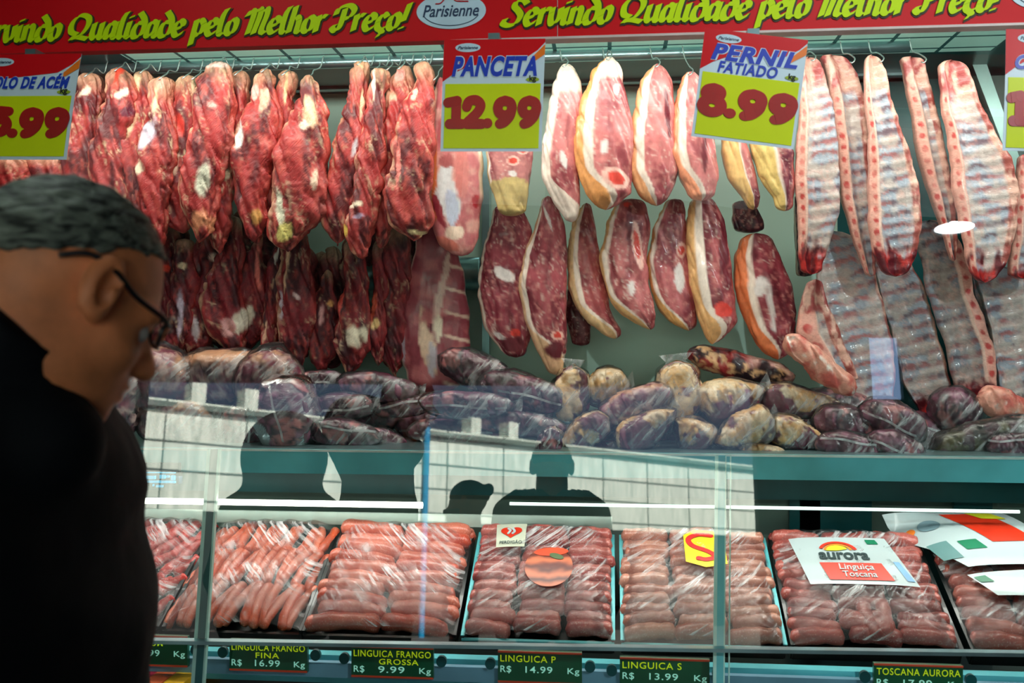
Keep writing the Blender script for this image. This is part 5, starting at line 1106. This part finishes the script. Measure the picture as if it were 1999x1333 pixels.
# ------------------------------------------------------------------ people (signed distance bodies turned into one mesh)
def surfnet(f, lo, hi, h):
    lo = np.array(lo, float); n = np.ceil((np.array(hi)-lo)/h).astype(int)+1
    g = np.stack(np.meshgrid(*[lo[i]+h*np.arange(n[i]) for i in range(3)], indexing='ij'), -1)
    D = np.empty(g.shape[:3])
    for i in range(n[0]): D[i] = f(g[i])
    S = D < 0; c = np.zeros(np.array(D.shape)-1, int); acc = np.zeros(c.shape+(3,)); cnt = np.zeros(c.shape)
    def cor(a, i, j, k): return a[i:a.shape[0]-1+i, j:a.shape[1]-1+j, k:a.shape[2]-1+k]
    for i in (0, 1):
        for j in (0, 1):
            for k in (0, 1): c += cor(S, i, j, k)
    act = (c > 0) & (c < 8)
    for ax in range(3):
        for u in (0, 1):
            for v in (0, 1):
                o0 = [0, 0, 0]; oth = [x for x in range(3) if x != ax]; o0[oth[0]] = u; o0[oth[1]] = v; o1 = list(o0); o1[ax] = 1
                d0, d1 = cor(D, *o0), cor(D, *o1); x = (d0 < 0) != (d1 < 0); t = np.where(x, d0/(d0-d1+1e-20), 0)
                P = np.zeros(c.shape+(3,)); P[...] = o0; P[..., ax] += t; acc += P*x[..., None]; cnt += x
    idx = -np.ones(c.shape, int); idx[act] = np.arange(act.sum()); ii = np.argwhere(act); V = lo+h*(ii+acc[act]/cnt[act][:, None]); F = []
    for ax in range(3):
        oth = [x for x in range(3) if x != ax]; sl0 = [slice(None)]*3; sl1 = [slice(None)]*3; sl0[ax] = slice(0, -1); sl1[ax] = slice(1, None)
        A, Bv = S[tuple(sl0)], S[tuple(sl1)]; E = np.argwhere(A != Bv)
        E = E[(E[:, oth[0]] > 0) & (E[:, oth[1]] > 0) & (E[:, oth[0]] < c.shape[oth[0]]) & (E[:, oth[1]] < c.shape[oth[1]])]
        def cell(du, dv): q = E.copy(); q[:, oth[0]] -= du; q[:, oth[1]] -= dv; return idx[q[:, 0], q[:, 1], q[:, 2]]
        Q = np.stack([cell(1, 1), cell(0, 1), cell(0, 0), cell(1, 0)], 1); fl = A[E[:, 0], E[:, 1], E[:, 2]]
        if ax == 1: fl = ~fl
        Q[~fl] = Q[~fl][:, ::-1]; F.append(Q)
    F = np.concatenate(F); F = F[(F >= 0).all(1)]
    return V, [tuple(q) for q in F.tolist()]
def smin(a, b, k): h = np.clip(.5+.5*(b-a)/k, 0, 1); return b*(1-h)+a*h-k*h*(1-h)
def smax(a, b, k): return -smin(-a, -b, k)
def ell(P, c, r): q = P-np.array(c); r = np.array(r, float); k0 = np.linalg.norm(q/r, axis=-1); k1 = np.linalg.norm(q/r**2, axis=-1); return k0*(k0-1)/(k1+1e-9)
def cap(P, a, b, ra, rb):
    a, b = np.array(a, float), np.array(b, float); ab = b-a; t = np.clip(((P-a)@ab)/(ab@ab), 0, 1); return np.linalg.norm(P-a-t[..., None]*ab, axis=-1)-(ra+(rb-ra)*t)
def head_sdf(Q):
    Qm = Q.copy(); Qm[..., 1] = np.abs(Q[..., 1])
    d = ell(Q, (-.012, 0, .035), (.098, .077, .088))
    d = smin(d, ell(Q, (.035, 0, -.030), (.060, .060, .085)), .03)
    d = smin(d, ell(Q, (.045, 0, -.080), (.042, .044, .034)), .03); d = smin(d, ell(Qm, (.005, .043, -.068), (.034, .020, .034)), .03)
    d = smin(d, ell(Q, (.074, 0, -.103), (.018, .022, .017)), .02)
    d = smin(d, ell(Qm, (.074, .026, .016), (.018, .026, .011)), .015); d = smin(d, ell(Qm, (.058, .042, -.030), (.024, .018, .018)), .02)
    d = smin(d, cap(Q, (.084, 0, .004), (.108, 0, -.036), .008, .0125), .012); d = smin(d, ell(Qm, (.099, .011, -.040), (.011, .008, .008)), .006)
    d = smax(d, -ell(Qm, (.098, .032, -.004), (.018, .019, .012)), .012)
    d = smin(d, ell(Q, (.090, 0, -.062), (.012, .025, .006)), .006); d = smin(d, ell(Q, (.088, 0, -.076), (.012, .022, .007)), .006)
    Qm = Qm-np.array([.022, .006, .030]); e = ell(Qm, (-.008, .080, -.012), (.021, .011, .035)); e = smin(e, ell(Qm, (.0, .072, -.038), (.010, .008, .014)), .008)
    e = smax(e, -ell(Qm, (.0, .089, -.010), (.013, .013, .024)), .002); e = smin(e, ell(Qm, (.004, .080, -.014), (.004, .005, .008)), .004)
    return smin(d, e, .006)
# the customer: head turned to the meat, looking down
HC = at(130, 582, 1.03); th_, ps_ = math.radians(26), math.radians(38)
fw = np.array([math.cos(ps_)*math.cos(th_), math.sin(ps_)*math.cos(th_), -math.sin(th_)]); lf = np.array([-math.sin(ps_), math.cos(ps_), 0]); upv = np.cross(fw, lf)
RH = np.stack([fw, lf, upv], 1)
def h2g(p): return h2w(np.asarray(p, float)+np.array([0, 0, .018]))
def h2w(p): return HC+np.asarray(p, float)@RH.T
px2 = lambda x, y, Y=1.05: at(x, y, Y)
NK0, NK1 = h2w((-.040, 0, -.050)), px2(-50, 800)
SC = np.array([1, .52, 1.0])
def bodyf(P):
    d = head_sdf((P-HC)@RH)
    d = smin(d, cap(P, NK0, NK1, .058, .068), .03)
    Q = P.copy(); Q[..., 1] = 1.05+(P[..., 1]-1.05)*SC[1]
    return smin(d, cap(Q, px2(0, 900), px2(0, 1500), .085, .09), .05)
man = empty('person', (float(px2(0, 1000)[0]), 1.05, 0), 'grey haired man in glasses and a dark jacket bending his head towards the meat', 'person')
V, F = surfnet(bodyf, (HC[0]-.28, HC[1]-.26, 1.30), (HC[0]+.16, HC[1]+.30, 1.82), .0042); mk('body', V, F, M['skin'], man)
# hair
mh, nt, b = new_mat('grey_hair'); tc = N(nt, 'ShaderNodeTexCoord'); mp = N(nt, 'ShaderNodeMapping'); mp.inputs['Scale'].default_value = (14, 30, 60); mp.inputs['Rotation'].default_value = (0, .35, 0); nt.links.new(tc.outputs['Object'], mp.inputs['Vector'])
no = N(nt, 'ShaderNodeTexNoise', i_Scale=1.6, i_Detail=6.0, i_Distortion=1.2); nt.links.new(mp.outputs[0], no.inputs['Vector']); cr = N(nt, 'ShaderNodeValToRGB'); e = cr.color_ramp.elements; e[0].position = .38; e[0].color = (*lin((26, 32, 30)), 1); e[1].position = .68; e[1].color = (*lin((138, 150, 138)), 1)
nt.links.new(no.outputs['Fac'], cr.inputs[0]); nt.links.new(cr.outputs[0], b.inputs['Base Color']); b.inputs['Roughness'].default_value = .6; bp = N(nt, 'ShaderNodeBump', i_Strength=.9, i_Distance=.006); nt.links.new(no.outputs['Fac'], bp.inputs['Height']); nt.links.new(bp.outputs[0], b.inputs['Normal'])
zcut = float(px2(150, 500)[2])
def hairf(P):
    Q = (P-HC)@RH; d = ell(Q, (-.014, 0, .035), (.104, .083, .094)); wob = (fbm(P*np.array([90, 60, 160.0]), 2, 3)-.5)*.012
    d = d+wob*.5; cut = (zcut-P[..., 2])+.35*np.clip(HC[0]-.03-P[..., 0], 0, 1)*-1+wob*1.5
    front = (Q[..., 0]-.058)-.25*(Q[..., 2]-.03)+wob
    return np.maximum(np.maximum(d, cut), front)
V, F = surfnet(hairf, (HC[0]-.16, HC[1]-.14, HC[2]-.10), (HC[0]+.16, HC[1]+.16, HC[2]+.18), .0035); mk('hair', V, F, mh, man)
# eyes and eyebrows
eyem = solid('eye_white', (200, 196, 188), .2); B = MB()
for s in (-1, 1):
    c = h2w((.077, s*.032, -.004)); n = 10; Vv = []
    for i in range(n+1):
        for j in range(16): a, bb = math.pi*i/n, 2*math.pi*j/16; Vv.append(c+.0115*np.array([math.sin(a)*math.cos(bb), math.sin(a)*math.sin(bb), math.cos(a)]))
    B.add(Vv, [tuple(q) for q in grid_faces(n+1, 16, True).tolist()])
B.build('eye', eyem, man, smooth=True)
# glasses
gl = empty('glasses', (0, 0, 0)); gl.parent = man; gl.location = Vector((h2w((.1, 0, 0))-np.array(man.location)).tolist())
blk = solid('glasses_frame', (14, 14, 16), .3, coat=.5); B = MB()
for s in (-1, 1):
    B.tube([h2g((.104-.010*abs(math.cos(a)) , s*.033+.024*math.cos(a), -.010+.019*math.sin(a))) for a in np.linspace(0, 2*math.pi, 25)], .0022, 6)
    B.tube(catmull([h2g((.098, s*.058, -.004)), h2g((.085, s*.073, .0)), h2g((.05, s*.082, .006)), h2g((.02, s*.086, .020)), h2g((-.01, s*.085, .024)), h2g((-.035, s*.080, .010))], 6), .0032, 6)
B.tube([h2g((.112, -.010, -.004)), h2g((.115, 0, -.001)), h2g((.112, .010, -.004))], .002, 6); B.build('frame', blk, gl, smooth=True)
B = MB()
for s in (-1, 1): B.add([h2g((.100, s*.033+.023*math.cos(a), -.010+.018*math.sin(a))) for a in np.linspace(0, 2*math.pi, 24, endpoint=False)], [tuple(range(24))])
B.build('lens', glassy('spectacle_lens', 2.2), gl)
# jacket, trousers, shoes
jm = solid('dark_jacket', (13, 17, 22), .75, bump=.5, bscale=25, spec=.15)
def jackf(P):
    Q = P.copy(); Q[..., 1] = 1.05+(P[..., 1]-1.05)*SC[1]
    d = cap(Q, px2(-62, 745), px2(5, 960), .112, .112); d = smin(d, cap(Q, px2(5, 960), px2(18, 1250), .114, .123), .03); d = smin(d, cap(Q, px2(18, 1250), px2(0, 1900), .123, .135), .03)
    d = smin(d, cap(Q, px2(-110, 745), px2(-30, 950), .125, .115), .02)
    d = smin(d, cap(P, px2(-50, 735, .985), px2(98, 862, .985), .050, .052), .035)
    # arms in sleeves, hands pushed into the pockets
    for s in (-1, 1):
        a = px2(-20, 900, 1.05); a = np.array([a[0], 1.05+s*.20, a[2]-.03]); e_ = a+np.array([-.03, s*.05, -.29]); w_ = e_+np.array([.13, -s*.06, -.20])
        d = smin(d, cap(P, a, e_, .068, .055), .04); d = smin(d, cap(P, e_, w_, .055, .045), .03)
    # collar round the neck
    c = cap(P, NK1+(NK0-NK1)*.28, NK1, .080, .094); c = np.maximum(c, -cap(P, NK0, NK1, .064, .072)); d = smin(d, c, .015)
    d = smin(d, np.maximum(cap(P, NK0, NK1, .078, .092), (P-px2(165, 668))@np.array([.76, 0, .65])), .015)
    d = d+(fbm(P*np.array([9, 9, 14.0]), 3, 8)-.5)*.018
    d = np.maximum(d, .82-P[..., 2]); return d
V, F = surfnet(jackf, (HC[0]-.42, .68, .80), (HC[0]+.22, 1.42, 1.74), .010); mk('jacket', V, F, jm, man)
def legs(px_, py_, top, rad=.075):
    def f(P):
        d = None
        for s in (-1, 1):
            c = cap(P, (px_, py_+s*.09, top), (px_+.01, py_+s*.10, .5), rad, rad*.8); c = smin(c, cap(P, (px_+.01, py_+s*.10, .5), (px_-.01, py_+s*.10, .06), rad*.8, rad*.65), .02); d = c if d is None else smin(d, c, .03)
        return d
    return f
mxx = float(px2(0, 1000)[0])
V, F = surfnet(legs(mxx, 1.05, .88, .085), (mxx-.16, .80, .02), (mxx+.16, 1.30, .98), .016); mk('trousers', V, F, solid('dark_trousers', (22, 24, 30), .8), man)
B = MB()
def shoef(P): return np.maximum(np.minimum(ell(P, (mxx+.05, .95, .04), (.14, .05, .045)), ell(P, (mxx+.05, 1.15, .04), (.14, .05, .045))), -P[..., 2]+.001)
V, F = surfnet(shoef, (mxx-.12, .86, -.01), (mxx+.22, 1.24, .11), .012); mk('shoe', V, F, M['black'], man)

# people mirrored in the glass: the one behind the camera and a passer-by in a cap
def bystander(x, y, top, yaw, label, coat, cap_=None, mask=False, hat=False, sc=1.0, skin=M['skin'], shl=0):
    c, s = math.cos(yaw), math.sin(yaw); R3 = np.array([[c, -s, 0], [s, c, 0], [0, 0, 1]])
    t = empty('person', (x, y, 0), label, 'person'); O = np.array([x, y, 0]); H = top-.12*sc
    def loc(P): return (P-O)@R3
    def body(P):
        Q = loc(P); d = head_sdf((Q-np.array([0, 0, H]))/sc)*sc; d = smin(d, cap(Q, (-.02, 0, H-.06), (-.03, 0, H-.24), .055*sc, .065*sc), .03)
        Q2 = Q*np.array([1, .55, 1]); d = smin(d, cap(Q2, (-.02, 0, H-.34), (-.01, 0, .95), .09*sc, .085*sc), .05); return d
    def W(V): return V@R3.T+O
    lo, hi = np.array([x-.26, y-.26, H-.45]), np.array([x+.26, y+.26, top+.05]); V, F = surfnet(body, lo, hi, .009); mk('body', V, F, skin, t)
    def coatf(P):
        Q = loc(P); Q2 = Q*np.array([1, .56, 1]); d = cap(Q2, (-.02, 0, H-.28+shl), (-.01, 0, H-.62), .118*sc, .12*sc); d = smin(d, cap(Q2, (-.01, 0, H-.62), (0, 0, .84), .12*sc, .125*sc), .04)
        for q in (-1, 1):
            a = (-.01, q*.185*sc, H-.31+shl); e_ = (-.03, q*.235*sc, H-.60); w_ = (.13, q*.19*sc, H-.74); d = smin(d, cap(Q, a, e_, .062*sc, .05*sc), .04); d = smin(d, cap(Q, e_, w_, .05*sc, .042*sc), .03)
        if hat: return np.maximum(smin(d, np.maximum(ell(Q, (-.03, 0, H-.05), (.20, .20, .22)), .02-Q[..., 2]), .06), .78-P[..., 2])
        return np.maximum(smax(d, -cap(Q, (-.02, 0, H), (-.03, 0, H-.26), .062*sc, .07*sc), .01), .78-P[..., 2])
    V, F = surfnet(coatf, (x-.38, y-.38, .76), (x+.38, y+.38, H+(.2 if hat else -.10)), .014); mk('jacket', V, F, coat, t)
    def lg(P):
        Q = loc(P); d = None
        for q in (-1, 1):
            cc = cap(Q, (0, q*.09, .86), (0, q*.10, .06), .078, .05); d = cc if d is None else smin(d, cc, .03)
        return smin(d, np.minimum(ell(Q, (.05, .10, .04), (.13, .05, .045)), ell(Q, (.05, -.10, .04), (.13, .05, .045))), .02)
    V, F = surfnet(lg, (x-.26, y-.26, -.02), (x+.26, y+.26, .95), .016); mk('trousers', V, F, coat, t)
    if cap_ is not None and not hat:
        def cf(P):
            Q = (loc(P)-np.array([0, 0, H]))/sc; d = np.maximum(ell(Q, (-.014, 0, .040), (.108, .088, .096)), .028-Q[..., 2])
            if hat: d = np.minimum(np.maximum(ell(Q, (-.014, 0, .05), (.108, .10, .115)), .035-Q[..., 2]), ell(Q, (-.01, 0, .040), (.165, .145, .010)))
            else: d = smin(d, ell(Q, (-.115, 0, .085), (.030, .035, .034)), .015)
            return d*sc
        V, F = surfnet(cf, (x-.2, y-.2, H-.02), (x+.2, y+.2, top+.09), .007); mk('cap', V, F, cap_, t)
    if mask:
        def mf_(P):
            Q = (loc(P)-np.array([0, 0, H]))/sc; return np.maximum(np.maximum(head_sdf(Q)-.006, -(head_sdf(Q))), np.maximum(np.abs(Q[..., 2]+.065)-.045, .035-Q[..., 0]))*sc
        V, F = surfnet(mf_, (x-.16, y-.16, H-.13), (x+.16, y+.16, H+.0), .005); mk('mask', V, F, solid('mask_cloth', (150, 165, 160), .7), t)
    return t
dk = solid('dark_coat', (14, 30, 34), .8)
bystander(-.02, -.36, 1.70, math.pi/2, 'person in dark clothes and a cap behind the camera, mirrored in the glass', dk, cap_=dk, sc=1.15, shl=.10)
pp_, dd_ = mirror(911, 990); tt_ = (-.9-pp_[1])/dd_[1]; qq = pp_+dd_*tt_
bystander(float(qq[0]), -.9, float(qq[2])+.13, math.pi, 'person in a dark cap and face mask seen in profile, mirrored in the glass', solid('pink_shirt', (96, 60, 70), .8), cap_=dk, mask=True)
pp_, dd_ = mirror(560, 815); tt_ = (-.15-pp_[1])/dd_[1]; qq = pp_+dd_*tt_
bystander(float(qq[0]), -.15, float(qq[2]), math.pi/2-.2, 'broad hooded figure added left of the camera to darken the mirrored facade', dk, hat=True, sc=1.12)  # added unseen figure, widens the dark mirror image of the customer
